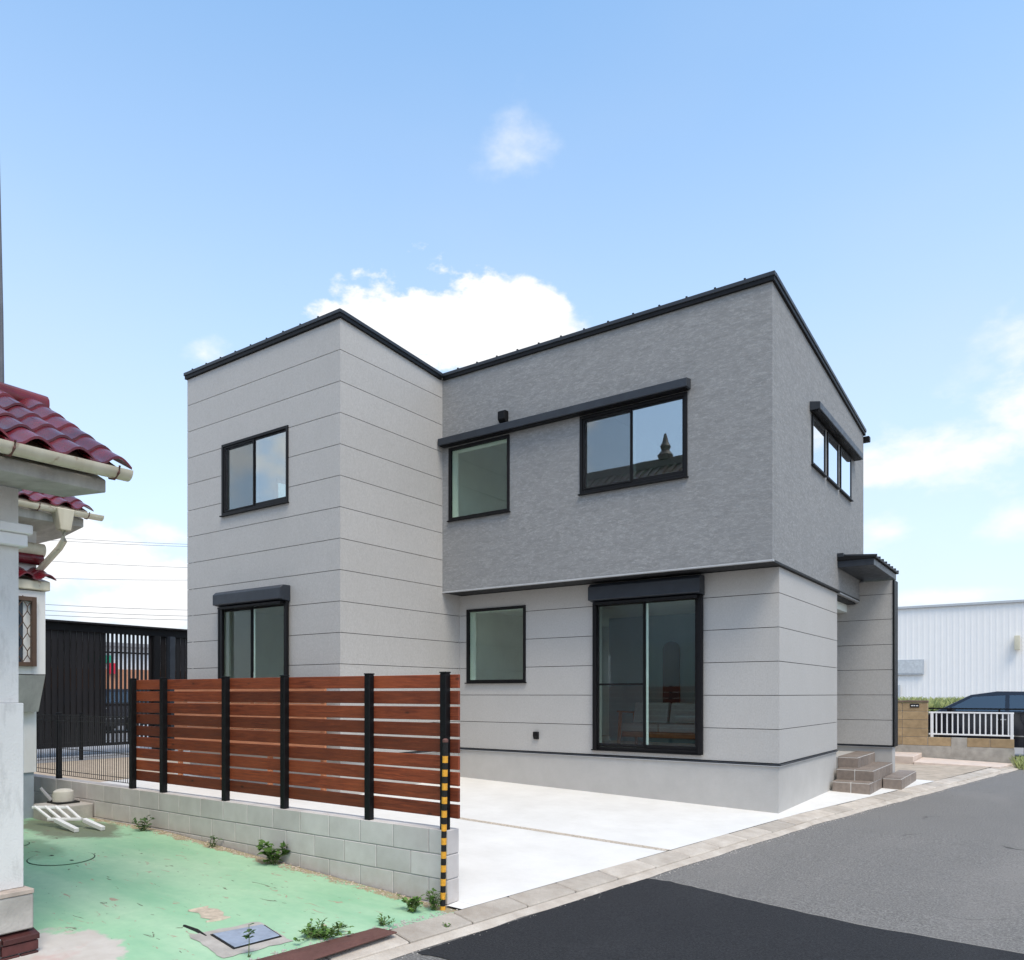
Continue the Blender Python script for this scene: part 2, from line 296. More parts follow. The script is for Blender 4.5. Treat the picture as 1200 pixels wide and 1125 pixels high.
# ------------------------------------------------------------------ mesh helpers
class MB:
    def __init__(s): s.v = []; s.f = []
    def quadbox(s, P):                         # P: 8 points, bottom loop then top loop
        o = len(s.v); s.v += [tuple(p) for p in P]
        s.f += [tuple(o + i for i in q) for q in ((0, 3, 2, 1), (4, 5, 6, 7), (0, 1, 5, 4), (1, 2, 6, 5), (2, 3, 7, 6), (3, 0, 4, 7))]; return s
    def box(s, x0, x1, y0, y1, z0, z1):
        return s.quadbox([(x0, y0, z0), (x1, y0, z0), (x1, y1, z0), (x0, y1, z0), (x0, y0, z1), (x1, y0, z1), (x1, y1, z1), (x0, y1, z1)])
    def bar(s, a, b, w, h=None, up=(0, 0, 1)):
        h = h or w; a = Vector(a); b = Vector(b); d = (b - a).normalized(); up = Vector(up)
        if abs(d.dot(up)) > .98: up = Vector((1, 0, 0))
        r = d.cross(up).normalized(); u = r.cross(d); r *= w / 2; u *= h / 2
        return s.quadbox([a - r - u, a + r - u, b + r - u, b - r - u, a - r + u, a + r + u, b + r + u, b - r + u])
    def tube(s, path, r, n=8, cap=True):
        path = [Vector(p) for p in path]; rr = r if isinstance(r, (list, tuple)) else [r] * len(path); o = len(s.v)
        for i, p in enumerate(path):
            d = (path[min(i + 1, len(path) - 1)] - path[max(i - 1, 0)]).normalized()
            up = Vector((0, 0, 1)) if abs(d.z) < .95 else Vector((1, 0, 0)); a = d.cross(up).normalized(); b = d.cross(a)
            for k in range(n): s.v.append(tuple(p + (a * math.cos(2 * math.pi * k / n) + b * math.sin(2 * math.pi * k / n)) * rr[i]))
        for i in range(len(path) - 1):
            for k in range(n):
                k2 = (k + 1) % n; s.f.append((o + i * n + k, o + i * n + k2, o + (i + 1) * n + k2, o + (i + 1) * n + k))
        if cap: s.f.append(tuple(o + k for k in range(n - 1, -1, -1))); s.f.append(tuple(o + (len(path) - 1) * n + k for k in range(n)))
        return s
    def prism(s, poly, fn, a, b):              # poly in 2D, fn(u,v,w)->xyz
        o = len(s.v); n = len(poly); s.v += [tuple(fn(u, v, a)) for u, v in poly] + [tuple(fn(u, v, b)) for u, v in poly]
        s.f.append(tuple(o + i for i in range(n))); s.f.append(tuple(o + n + i for i in range(n - 1, -1, -1)))
        for i in range(n): j = (i + 1) % n; s.f.append((o + i, o + n + i, o + n + j, o + j))
        return s
    def lathe(s, prof, c, n=20, ax='z'):
        o = len(s.v); c = Vector(c)
        for r, h in prof:
            for k in range(n):
                a = 2 * math.pi * k / n; p = (r * math.cos(a), r * math.sin(a), h)
                if ax == 'y': p = (p[0], p[2], p[1])
                if ax == 'x': p = (p[2], p[0], p[1])
                s.v.append(tuple(c + Vector(p)))
        for i in range(len(prof) - 1):
            for k in range(n): k2 = (k + 1) % n; s.f.append((o + i * n + k, o + i * n + k2, o + (i + 1) * n + k2, o + (i + 1) * n + k))
        s.f.append(tuple(o + k for k in range(n - 1, -1, -1))); s.f.append(tuple(o + (len(prof) - 1) * n + k for k in range(n))); return s
    def build(s, name, mat, parent=None, bevel=0, smooth=False, seg=1):
        me = bpy.data.meshes.new(name); bm = bmesh.new()
        vs = [bm.verts.new(v) for v in s.v]
        for f in s.f:
            try: bm.faces.new([vs[i] for i in f])
            except ValueError: pass
        bmesh.ops.recalc_face_normals(bm, faces=bm.faces[:])
        if bevel: bmesh.ops.bevel(bm, geom=bm.edges[:], offset=bevel, segments=seg, affect='EDGES', profile=.7)
        bm.to_mesh(me); bm.free(); me.materials.append(M[mat] if isinstance(mat, str) else mat)
        if smooth:
            for p in me.polygons: p.use_smooth = True
            me.set_sharp_from_angle(angle=R(38))
        o = bpy.data.objects.new(name, me); col.objects.link(o)
        if parent: attach(o, parent)
        return o
def attach(o, p):
    o.parent = p; inv = Matrix.Identity(4); q = p
    chain = []
    while q: chain.append(q); q = q.parent
    w = Matrix.Identity(4)
    for q in reversed(chain): w = w @ (q.matrix_parent_inverse @ q.matrix_basis)
    o.matrix_parent_inverse = w.inverted()
def thing(name, label, cat, loc=(0, 0, 0), group=None):
    e = bpy.data.objects.new(name, None); col.objects.link(e); e.location = loc; e.empty_display_size = .2
    e['label'] = label; e['category'] = cat
    if group: e['group'] = group
    return e
def tag(o, label, cat, group=None):
    o['label'] = label; o['category'] = cat
    if group: o['group'] = group
    return o
def struct(o): o['kind'] = 'structure'; return o
def stuff(o): o['kind'] = 'stuff'; return o
def inst(proto, name, parent, loc, rot=(0, 0, 0), mat=None):
    o = bpy.data.objects.new(name, proto.data); col.objects.link(o); o.location = loc; o.rotation_euler = rot
    if parent: attach(o, parent)
    return o

# ------------------------------------------------------------------ ground, road, kerb, pad
def ey(y): return .02 * max(min(y, 0), -9)
def zroad(x, y): return -.10 + ey(y)
def kin(y): return .18 + .18 * y            # inner kerb line
def zkerb(y): return -.02 + ey(y)
def zpad(x, y): return zkerb(y) + .028 * max(0, kin(y) - x)
def zgreen(x, y): return min(.06, -.15 + .05 * (-x - .9))
def sheet(name, mat, rows, zf, dz=0):       # rows: list of lists of (x,y)
    b = MB(); n = len(rows[0])
    for r in rows:
        for x, y in r: b.v.append((x, y, zf(x, y) + dz))
    for i in range(len(rows) - 1):
        for j in range(n - 1): o = i * n + j; b.f.append((o, o + 1, o + n + 1, o + n))
    me = bpy.data.meshes.new(name); me.from_pydata(b.v, [], b.f); me.materials.append(M[mat]); me.update()
    if me.polygons[0].normal.z < 0: me.flip_normals()
    o = bpy.data.objects.new(name, me); col.objects.link(o); return struct(o)
def frange(a, b, n): return [a + (b - a) * i / n for i in range(n + 1)]
ys = frange(-30, 90, 120)
b = MB(); b.v = [(-900, -900, -.45), (900, -900, -.45), (900, 900, -.45), (-900, 900, -.45)]; b.f = [(0, 1, 2, 3)]
o = b.build('ground', 'bare_ground'); struct(o)
sheet('road', 'old_asphalt', [[(x, y) for x in (kin(y) + .25, kin(y) + .6, kin(y) + 1.5, kin(y) + 3, kin(y) + 7)] for y in ys], zroad)
# resurfaced asphalt, with an uneven edge, slightly proud
rnd = random.Random(3)
def patch():
    top = [(-.17, -3.73), (.05, -3.71), (.5, -3.83), (1.06, -3.97), (1.75, -4.12), (2.82, -4.2), (4.4, -4.25), (6.3, -4.3)]
    bot = [(-.62, -6.44), (-.3, -6.42), (.1, -6.40), (.9, -6.5), (1.75, -6.6), (2.82, -6.7), (4.4, -6.8), (5.9, -6.9)]
    rows = []; K = 40
    for i in range(13):
        s = i / 12; r = []
        for k in range(K + 1):
            q = k / K * 7; j = min(6, int(q)); f = q - j
            t = (top[j][0] * (1 - f) + top[j + 1][0] * f, top[j][1] * (1 - f) + top[j + 1][1] * f); u = (bot[j][0] * (1 - f) + bot[j + 1][0] * f, bot[j][1] * (1 - f) + bot[j + 1][1] * f)
            x = t[0] * (1 - s) + u[0] * s; y = t[1] * (1 - s) + u[1] * s
            if i in (0, 12): y += rnd.uniform(-.012, .012)
            x = max(x, kin(y) + .335 + rnd.uniform(-.015, .015)) if k == 0 else max(x, kin(y) + .345)
            r.append((x, y))
        rows.append(r)
    return rows
pr = patch(); sheet('road_patch', 'new_asphalt', pr, zroad, .006)
# pale cut line along the patch edge
ln = [[(x, y + dy) for x, y in pr[0][1:]] for dy in (.002, .012)]
sheet('road_seam', 'worn_concrete', ln, zroad, .004)
# kerb: single stones and a cement strip beside the asphalt
kerb = thing('kerb', 'row of worn beige concrete kerb stones between pad and road', 'kerb', (.18, 0, -.1))
kl = .6; y = -9.3; kd = Vector((.18, 1, 0)).normalized(); kr = Vector((1, -.18, 0)).normalized()
while y < 10.2:
    g = .006; dzz = rnd.uniform(-.004, .006); L = kl
    def pt(u, yy, z): p = Vector((kin(yy), yy, 0)) + kr * u; return (p.x, p.y, z)
    y0 = y + g; y1 = y + L * .984 - g; b = MB()
    b.quadbox([pt(0, y0, -.42), pt(.245, y0, -.42), pt(.245, y1, -.42), pt(0, y1, -.42), pt(.0, y0, zkerb(y0) + dzz), pt(.245, y0, zkerb(y0) - .03 + dzz), pt(.245, y1, zkerb(y1) - .03 + dzz), pt(0, y1, zkerb(y1) + dzz)])
    b.build('kerb_stone', 'kerb', kerb, .008); y += L * .984
b = MB(); o_ = 0
rows = []
for yy in frange(-9.3, 10.3, 60): rows.append([(kin(yy) + .248, yy), (kin(yy) + .30, yy), (kin(yy) + .335 + rnd.uniform(-.02, .02), yy)])
sheet('gutter_strip', 'kerb', rows, lambda x, y: zroad(x, y) + (.035 if x < kin(y) + .27 else .022 if x < kin(y) + .31 else .004))
# house pad in two pours with a gravel joint
def padrow(ya, yb, n, x0=-9.6):
    return [[(x0 + (kin(y) - .002 - x0) * i / 8, y) for i in range(9)] for y in frange(ya, yb, n)]
sheet('house_pad', 'pad', [[(x, y) for x in (-.998, -.93, kin(y) - .002)] for y in (-5.66, -5.522)], zpad)
JY0, JY1 = -2.86, -2.80
sheet('house_pad', 'pad', padrow(-5.52, JY0, 8), zpad); sheet('house_pad', 'pad', padrow(JY1, 5.6, 20), zpad)
sheet('pad_joint', 'gravel_joint', [[(x, y) for x in frange(-5.4, kin(y) - .01, 30)] for y in (JY0 - .02, JY1 + .02)], zpad, .001)
rj = random.Random(12); b = MB()
for i in range(380):
    t_ = rj.random(); x = -5.4 + 5.0 * t_; yj = rj.uniform(JY0 + .004, JY1 - .004); r_ = rj.uniform(.006, .014)
    b.lathe([(r_ * .6, -.004), (r_, .002), (r_ * .5, .007)], (x, yj, zpad(x, yj)), 5)
stuff(tag(b.build('joint_pebbles', 'gravel_joint'), 'small tan pebbles filling the joint across the pale concrete pad', 'pebbles'))
# green yard of the neighbour
sheet('green_yard', 'green', [[(x, y) for x in frange(-11, kin(y) - .002, 40)] for y in frange(-12, -5.66, 30)], zgreen)
# plots beyond
sheet('sandy_plot', 'beige_soil', [[(-14.3, y), (-11, y), (-8.9, y)] for y in (-5.49, 0, 9)], lambda x, y: .13)
sheet('concrete_lane', 'lane_concrete', [[(-60, y), (-30, y), (-14.31, y)] for y in (-20, 0, 60)], lambda x, y: .10)
sheet('sandy_paving', 'sandy_paving', [[(-9.5, y), (-2, y), (kin(y) - .002, y)] for y in (5.61, 8, 10.38)], lambda x, y: -.02 + .003 * (y - 5.6))
sheet('parking_ground', 'lane_concrete', [[(-20, y), (-2, y), (kin(min(y, 16)) + .2, y)] for y in (10.6, 16, 24.5)], lambda x, y: -.05)

# ------------------------------------------------------------------ the new house
house = thing('modern_house', 'two storey grey modern house with flat black edged roof', 'house', (-4.6, 1.2, 0))
XL, XB, XR = -9.3, -5.46, 0.0; XU = .045; YA, YU, YF, YBK = -2.73, -.455, 0.0, 5.2
Z0, PIT = .646, .455
def roofz(y): return 6.93 - .0755 * (y + .455)
front = lambda y0: (lambda u, v, w: (u, y0 - w, v))
right = lambda x0: (lambda u, v, w: (x0 + w, u, v))
left = lambda x0: (lambda u, v, w: (x0 - w, u, v))
back = lambda y0: (lambda u, v, w: (u, y0 + w, v))
def slab(name, fn, u0, u1, v0, v1, holes, w0, w1, mat, parent, clampz=None, bevel=0):
    us = sorted({u0, u1, *[x for h in holes for x in h[:2] if u0 < x < u1]}); vs = sorted({v0, v1, *[x for h in holes for x in h[2:] if v0 < x < v1]})
    def keep(i, j):
        if not (0 <= i < len(us) - 1 and 0 <= j < len(vs) - 1): return False
        cu = (us[i] + us[i + 1]) / 2; cv = (vs[j] + vs[j + 1]) / 2
        return not any(h[0] < cu < h[1] and h[2] < cv < h[3] for h in holes)
    todo = {(i, j) for i in range(len(us) - 1) for j in range(len(vs) - 1) if keep(i, j)}; out = None
    while todo:                                # each connected piece is an object of its own
        comp = set(); stk = [todo.pop()]
        while stk:
            i, j = stk.pop(); comp.add((i, j))
            for q_ in ((i + 1, j), (i - 1, j), (i, j + 1), (i, j - 1)):
                if q_ in todo: todo.discard(q_); stk.append(q_)
        b = MB(); idx = {}
        def vid(i, j, k):
            if (i, j, k) not in idx:
                p = fn(us[i], vs[j], (w0, w1)[k])
                if clampz: p = (p[0], p[1], min(p[2], clampz(p[1])))
                idx[i, j, k] = len(b.v); b.v.append(p)
            return idx[i, j, k]
        for i, j in comp:
            for k in (0, 1): b.f.append((vid(i, j, k), vid(i + 1, j, k), vid(i + 1, j + 1, k), vid(i, j + 1, k)))
            for (di, dj, a, c) in ((-1, 0, (i, j), (i, j + 1)), (1, 0, (i + 1, j), (i + 1, j + 1)), (0, -1, (i, j), (i + 1, j)), (0, 1, (i, j + 1), (i + 1, j + 1))):
                if (i + di, j + dj) not in comp: b.f.append((vid(*a, 0), vid(*c, 0), vid(*c, 1), vid(*a, 1)))
        out = b.build(name, mat, parent)
    return out
def wall(fn, u0, u1, v0, v1, holes, mat='siding', rows=True, clampz=None, lining=True, lin=(0, 0), vtop_u=None):
    """outer cladding (rows of boards), backing and inner lining with the same openings; w = 0 is the outer face"""
    cz = clampz
    if rows:
        k = 0
        while Z0 + PIT * k < v1:
            a = max(v0, Z0 + PIT * k) + .0045; c = min(v1, Z0 + PIT * (k + 1)) - .0045
            if c - a > .03:
                ua, ub = (u0, u1) if vtop_u is None else vtop_u(a)
                slab('siding_panel', fn, ua, ub, a, c, holes, -.016, 0, mat, house, cz)
            k += 1
        bc = (lambda y: cz(y) - .02) if cz else None
        if vtop_u is None: slab('wall_backing', fn, u0 + .02, u1 - .02, v0, v1, holes, -.10, -.018, 'seam_grey', house, bc)
        else:
            slab('wall_backing', fn, u0 + .02, u1 - .02, v0, 3.27, holes, -.10, -.018, 'seam_grey', house, bc)
            ua, ub = vtop_u(9); slab('wall_backing', fn, ua + .02, ub - .005, 3.271, v1, holes, -.10, -.018, 'seam_grey', house, bc)
    else:
        slab('grey_cladding', fn, u0, u1, v0, v1, holes, -.10, 0, mat, house, cz)
    if lining:
        h2 = [(a + .012, b_ - .012, c + .012, d - .012) for a, b_, c, d in holes]
        slab('inner_lining', fn, u0 + lin[0], u1 - lin[1], v0, v1, h2, -.16, -.102, 'interior_white', house, (lambda y: cz(y) - .02) if cz else None)
# openings (u0,u1,v0,v1)
HA = [(-8.28, -6.62, 4.53, 5.68), (-8.38, -6.64, .74, 3.0)]
HU = [(-5.30, -4.08, 4.48, 5.67), (-2.77, -1.11, 4.55, 5.68)]
HF = [(-5.28, -4.08, 1.78, 3.01), (-2.80, -1.11, .74, 2.98)]
HC = [(1.47, 2.22, 4.98, 5.70), (2.40, 3.10, 4.98, 5.70), (3.28, 4.08, 4.98, 5.70)]
HB = [(-8.7, -6.3, .74, 2.9), (-4.9, -2.6, .74, 2.9), (-8.7, -6.3, 4.0, 5.7), (-5.0, -3.6, 4.0, 5.7), (-2.8, -.5, 4.0, 5.7)]  # back wall: large openings added out of view to daylight the rooms
HL = [(.2, 1.9, .74, 2.9), (2.3, 4.6, .74, 2.9), (-1.0, 1.4, 4.0, 5.7), (2.0, 4.4, 4.0, 5.7)]  # left wall: added openings, unseen, letting more daylight inside
wall(front(YA), XL, XB, Z0, roofz(YA) - .03, HA, lin=(.1, .1))
wall(right(XB), YA + .0165, YF + .02, Z0, 7.3, [], clampz=lambda y: roofz(y) - .03, lining=False, vtop_u=lambda a: (YA + .0165, YF + .02) if a < 3.2 else (YA + .0165, YU + .03))
slab('inner_lining', right(XB), YA + .18, 5.0, Z0, 7.2, [], -.16, -.102, 'interior_white', house, lambda y: roofz(y) - .1)
wall(left(XL), YA + .0165, YBK - .0165, Z0, 7.3, HL, clampz=lambda y: roofz(y) - .03)
wall(back(YBK), XL, XU, Z0, roofz(YBK) - .03, HB, lin=(.1, .1))
wall(front(YU), XB, XU, 3.30, roofz(YU) - .03, HU, 'stucco', False, lin=(.1, .1))
wall(right(XU), YU + .101, YBK, 3.30, 7.2, HC, 'stucco', False, clampz=lambda y: roofz(y) - .03)
wall(front(YF), XB + .001, XR, Z0, 3.27, HF, lin=(.1, .1))
wall(right(XR), YF + .0165, 3.2835, Z0, 3.27, [], lin=(.17, 0))
# entrance recess: return wall, door wall, wing wall
wall(back(3.30), -1.3, 0, Z0, 3.27, [], lining=False)
wall(right(-1.3), 3.32, 4.85, Z0, 3.27, [(3.6, 4.55, Z0, 2.7)], lining=False)
wall(front(4.85), -1.3, .60, Z0, 3.62, [], lining=False)
MB().box(-1.2, .59, 4.96, 5.19, Z0 - .025, 3.60).build('wing_wall_core', 'siding', house)
MB().box(.602, .632, 4.838, 5.2, Z0 - .02, 3.62).build('corner_trim', 'black_metal', house)
dr = MB().box(-1.37, -1.33, 3.62, 4.53, .60, 2.68).build('entrance_door', 'door_brown', house, .004)
MB().tube([(-1.32, 3.74, 1.2), (-1.27, 3.74, 1.25), (-1.27, 3.74, 1.95), (-1.32, 3.74, 2.0)], .014, 8).build('handle', 'chrome', dr, smooth=True)
# foundation
fd = MB()
fd.box(XL + .03, XB - .03, YA + .03, YBK - .03, -.4, Z0 - .03); fd.build('foundation', 'found', house)
fd = MB().box(XB - .031, XR - .012, YF + .012, 3.29, -.4, Z0 - .031); fd.build('foundation', 'found', house)
MB().box(XB - .03, -1.33, 3.291, YBK - .03, -.4, Z0 - .032).build('foundation', 'found', house)
MB().box(-1.329, .59, 4.87, YBK - .031, -.4, Z0 - .033).build('foundation', 'found', house)
def strip(fn, u0, u1, z, name='base_flashing'):
    MB().prism([(z - .028, -.02), (z - .022, .018), (z - .012, .022), (z - .004, -.02)], lambda v, w, u: fn(u, v, w), u0, u1).build(name, 'slate_metal', house)
    MB().prism([(z - .042, -.02), (z - .042, .012), (z - .031, .014), (z - .031, -.02)], lambda v, w, u: fn(u, v, w), u0, u1).build(name, 'drip_metal', house)
strip(front(YF), XB, XR + .02, Z0); strip(right(XR), YF - .018, 3.3, Z0); strip(front(YA), XL, XB + .02, Z0); strip(right(XB), YA - .018, YF, Z0); strip(front(4.85), -1.3, .6, Z0)
# floors, soffits, roof
MB().box(XL + .17, XB - .17, YA + .17, YBK - .17, Z0 - .02, Z0 + .0).build('floor_slab', 'oak_floor', house); MB().box(XB - .169, XR - .17, YF + .17, 3.2, Z0 - .02, Z0 + .0).build('floor_slab', 'oak_floor', house); MB().box(XB - .169, -1.42, 3.201, YBK - .17, Z0 - .02, Z0 + .0).build('floor_slab', 'oak_floor', house)
MB().box(XL + .17, XB - .165, YA + .17, YBK - .17, 3.08, 3.36).build('floor_slab', 'interior_white', house)
MB().box(XB - .10, XR - .17, YF + .17, YBK - .17, 3.081, 3.36).build('floor_slab', 'interior_white', house)
MB().box(XB + .0, XU - .02, YU + .02, YBK - .16, 3.275, 3.298).build('soffit', 'black_soffit', house)
b = MB(); b.prism([(YU - .010, 3.274), (YU + .05, 3.274), (YU + .05, 3.297), (YU - .004, 3.296), (YU - .010, 3.29)], lambda y, z, x: (x, y, z), XB + .0, XU + .012); b.build('drip_edge', 'drip_metal', house)
MB().box(XU - .055, XU + .004, YU + .05, 4.84, 3.272, 3.299).build('drip_edge', 'black_metal', house)
MB().box(XU - .06, XU + .008, 3.30, 4.84, 3.25, 3.271).build('drip_edge', 'drip_metal', house)
MB().box(-1.3, -.02, 3.32, 4.84, 3.22, 3.27).build('soffit', 'black_soffit', house)
for a in ():  MB().box(a - .04, a + .04, .17, 5.0, Z0 + .003, 3.08).build('partition', 'interior_white', house)
MB().box(-4.3, -1.42, 3.30, 3.38, Z0 + .003, 3.079).build('partition', 'interior_blue', house)
MB().box(-3.4, -3.32, -.28, 5.0, 3.363, 6.4).build('partition', 'interior_white', house)
def slope(x0, x1, y0, y1, dz0, dz1):
    return MB().quadbox([(x0, y0, roofz(y0) + dz0), (x1, y0, roofz(y0) + dz0), (x1, y1, roofz(y1) + dz0), (x0, y1, roofz(y1) + dz0), (x0, y0, roofz(y0) + dz1), (x1, y0, roofz(y0) + dz1), (x1, y1, roofz(y1) + dz1), (x0, y1, roofz(y1) + dz1)])
rf = slope(XL, XB - .002, YA, YBK, -.028, .0).build('roof', 'slate_metal', house)
slope(XB + .002, XU, YU, YBK, -.028, .0).build('roof', 'slate_metal', house)
slope(XL + .17, XU - .17, YU + .2, YBK - .2, -.30, -.27).build('ceiling', 'interior_white', house)
slope(XL + .17, XB - .2, YA + .2, YU + .19, -.30, -.27).build('ceiling', 'interior_white', house)
def fascia(y0, x0, x1):
    b = MB().box(x0, x1, y0 - .035, y0 + .01, roofz(y0) - .085, roofz(y0) - .03); b.build('fascia', 'black_metal', house, .004)
    MB().box(x0 - .012, x1 + .012, y0 - .05, y0 + .012, roofz(y0) - .029, roofz(y0) + .026).build('roof_cap', 'slate_metal', house, .006)
fascia(YA, XL - .03, XB + .035); fascia(YU, XB + .036, XU + .035)
def verge(x0, x1, xa, xb, y0, y1):
    slope(x0, x1, y0, y1, -.085, -.03).build('fascia', 'black_metal', house, .004); slope(xa, xb, y0, y1, -.0285, .026).build('roof_cap', 'slate_metal', house, .006)
verge(XB - .01, XB + .035, XB - .012, XB + .05, YA + .013, YU - .05)
verge(XU - .01, XU + .035, XU - .012, XU + .05, YU + .013, YBK + .04); verge(XL - .035, XL + .01, XL - .05, XL + .012, YA + .013, YBK + .04)
MB().box(XL, XU + .1, YBK + .02, YBK + .14, roofz(YBK) - .2, roofz(YBK) - .1).build('gutter', 'black_metal', house, .01)
x = XL + .2; 
while x < XU:
    yf = YA if x < XB - .05 else YU
    b = slope(x - .012, x + .012, yf - .04, YBK, .026, .044); b.build('roof_seam', 'black_metal', house); x += .4
# windows -----------------------------------------------------------
def ub(b, fn, u0, u1, v0, v1, w0, w1):
    return b.quadbox([fn(u0, v0, w0), fn(u1, v0, w0), fn(u1, v0, w1), fn(u0, v0, w1), fn(u0, v1, w0), fn(u1, v1, w0), fn(u1, v1, w1), fn(u0, v1, w1)])
def ring(name, fn, u0, u1, v0, v1, t, w0, w1, mat, parent, tb=None, bevel=.003):
    tb = tb or t; b = MB(); ub(b, fn, u0, u0 + t, v0, v1, w0, w1); ub(b, fn, u1 - t, u1, v0, v1, w0, w1); ub(b, fn, u0 + t, u1 - t, v0, v0 + tb, w0, w1); ub(b, fn, u0 + t, u1 - t, v1 - t, v1, w0, w1)
    return b.build(name, mat, parent, bevel)
def pane(fn, u0, u1, v0, v1, w, mat, parent): b = MB(); ub(b, fn, u0, u1, v0, v1, w - .004, w); return b.build('pane', mat, parent)
def window(fn, h, kind, gmat, flip=False, rail=None, gw=-.03):
    u0, u1, v0, v1 = h; g = .006
    fr = ring('window', fn, u0 - .012, u1 + .012, v0 - .012, v1 + .012, .045, -.036, .022, 'black_metal', house)
    b = MB(); ub(b, fn, u0 - .03, u1 + .03, v0 - .03, v0 - .013, -.0, .05); b.build('sill', 'black_metal', fr, .003)
    ring('reveal', fn, u0 + .012, u1 - .012, v0 + .012, v1 - .012, .016, -.20, -.0365, 'pale_trim', fr)
    iu0, iu1, iv0, iv1 = u0 + .034, u1 - .034, v0 + .034, v1 - .034
    if kind == 'slide':
        mid = (u0 + u1) / 2
        # outer sash on the far side of the frame, inner one with its pale inner stile
        s = ring('sash', fn, iu0, mid + .018, iv0, iv1, .032, -.052, -.03, 'black_metal', fr, .05); pane(fn, iu0 + .03, mid - .012, iv0 + .045, iv1 - .03, -.038, gmat, s)
        s = ring('sash', fn, mid - .018, iu1, iv0, iv1, .032, -.026, -.004, 'black_metal', fr, .05); pane(fn, mid + .012, iu1 - .03, iv0 + .045, iv1 - .03, -.012, gmat, s)
        b = MB(); ub(b, fn, mid + .015, mid + .052, iv0 + .05, iv1 - .032, -.030, -.0265); b.build('inner_stile', 'pale_trim', s)
        b = MB(); ub(b, fn, mid + .018, mid + .03, (v0 + v1) / 2 - .05, (v0 + v1) / 2 + .05, -.0265, -.018); b.build('latch', 'white_paint', s)
        sn = ring('insect_screen', fn, iu0 + .004, mid, iv0 + .01, iv1 - .008, .02, -.003, .012, 'black_metal', fr)
        b = MB(); ub(b, fn, iu0 + .02, mid - .018, iv0 + .03, iv1 - .028, .003, .0045); b.build('mesh', 'screen', sn)
        if rail: b = MB(); ub(b, fn, iu0 + .02, mid - .018, rail - .014, rail + .014, -.001, .012); b.build('rail', 'black_metal', sn)
    else:
        pane(fn, iu0 - .004, iu1 + .004, iv0 - .004, iv1 + .004, gw, gmat, fr)
    return fr
window(front(YA), HA[0], 'slide', 'window_glass'); window(front(YA), HA[1], 'slide', 'clear_glass')
window(front(YU), HU[0], 'fix', 'clear_glass'); window(front(YU), HU[1], 'slide', 'window_glass')
window(front(YF), HF[0], 'fix', 'clear_glass'); window(front(YF), HF[1], 'slide', 'door_glass', rail=1.72)
for h in HC: window(right(XU), h, 'fix', 'side_glass', gw=.012)
for h in HB: window(back(YBK), h, 'fix', 'clear_glass')  # added rear windows, out of view, for interior daylight
for h in HL: window(left(XL), h, 'fix', 'clear_glass')  # likewise added on the hidden left side to brighten the rooms
# centre window of the side wall stands ajar
# shutter boxes with side guide rails
def shutter(fn, u0, u1, z0, z1, d, zb):
    p = MB().prism([(z0, 0), (z0 + .03, d), (z1 - .05, d), (z1, d - .06), (z1, 0)], lambda v, w, u: fn(u, v, w), u0, u1).build('shutter_box', 'slate_metal', house, .006)
    b = MB(); ub(b, fn, u0 + .06, u1 - .06, z0 - .035, z0 - .002, .02, d - .05); b.build('slat_end', 'black_metal', p)
    for a in (u0 + .01, u1 - .075):
        b = MB(); ub(b, fn, a, a + .065, zb, z0 - .001, .024, .075); b.build('guide_rail', 'black_metal', p, .004)
shutter(front(YA), -8.27, -6.56, 2.99, 3.235, .20, .73); shutter(front(YF), -2.80, -1.03, 2.96, 3.24, .20, .72)
# shallow metal eaves over the upper windows
def eave(fn, u0, u1, z0, z1, d):
    MB().prism([(z0, 0), (z0, d), (z1 - .03, d), (z1, .0)], lambda v, w, u: fn(u, v, w), u0, u1).build('window_eave', 'slate_metal', house, .006)
    b = MB(); ub(b, fn, u0 + .03, u1 - .03, z0 - .012, z0 - .001, .01, d - .03); b.build('eave_underside', 'black_metal', house)
eave(front(YU), -5.44, -1.05, 5.715, 5.86, .15); eave(right(XU), 1.36, 4.40, 5.74, 5.875, .15)
vh = MB().prism([(0, 0), (0, .07), (.05, .12), (.17, .12), (.19, .09), (.19, 0)], lambda v, w, u: (u, YU - w, 5.865 + v), -4.22, -4.09).build('vent_hood', 'black_metal', house, .005)
oc = MB().prism([(0, 0), (0, .035), (.06, .055), (.12, .05), (.12, 0)], lambda v, w, u: (u, YF - w, .845 + v), -3.90, -3.81).build('outlet_cover', 'black_metal', house, .006)
MB().lathe([(.022, 0), (.022, .02), (.012, .024)], (-3.855, -.052, .90), 12, 'y').build('socket', 'rubber_black', oc)
# entrance canopy
cz0 = 3.66
cn = MB().quadbox([(XU, 3.12, cz0), (.60, 3.12, cz0), (.60, 5.22, cz0), (XU, 5.22, cz0), (XU, 3.12, cz0 + .15), (.60, 3.12, cz0 + .11), (.60, 5.22, cz0 + .11), (XU, 5.22, cz0 + .15)]).build('porch_canopy', 'slate_metal', house, .006)
MB().quadbox([(XU, 3.09, cz0 + .111), (.64, 3.09, cz0 + .111), (.64, 5.25, cz0 + .111), (XU, 5.25, cz0 + .111), (XU, 3.09, cz0 + .195), (.64, 3.09, cz0 + .145), (.64, 5.25, cz0 + .145), (XU, 5.25, cz0 + .195)]).build('canopy_roof', 'black_metal', cn, .005)
for i in range(8):
    yy = 3.14 + i * .295; MB().quadbox([(XU + .02, yy - .012, cz0 + .19), (.645, yy - .012, cz0 + .14), (.645, yy + .012, cz0 + .14), (XU + .02, yy + .012, cz0 + .19), (XU + .02, yy - .012, cz0 + .22), (.645, yy - .012, cz0 + .172), (.645, yy + .012, cz0 + .172), (XU + .02, yy + .012, cz0 + .22)]).build('canopy_seam', 'slate_metal', cn)
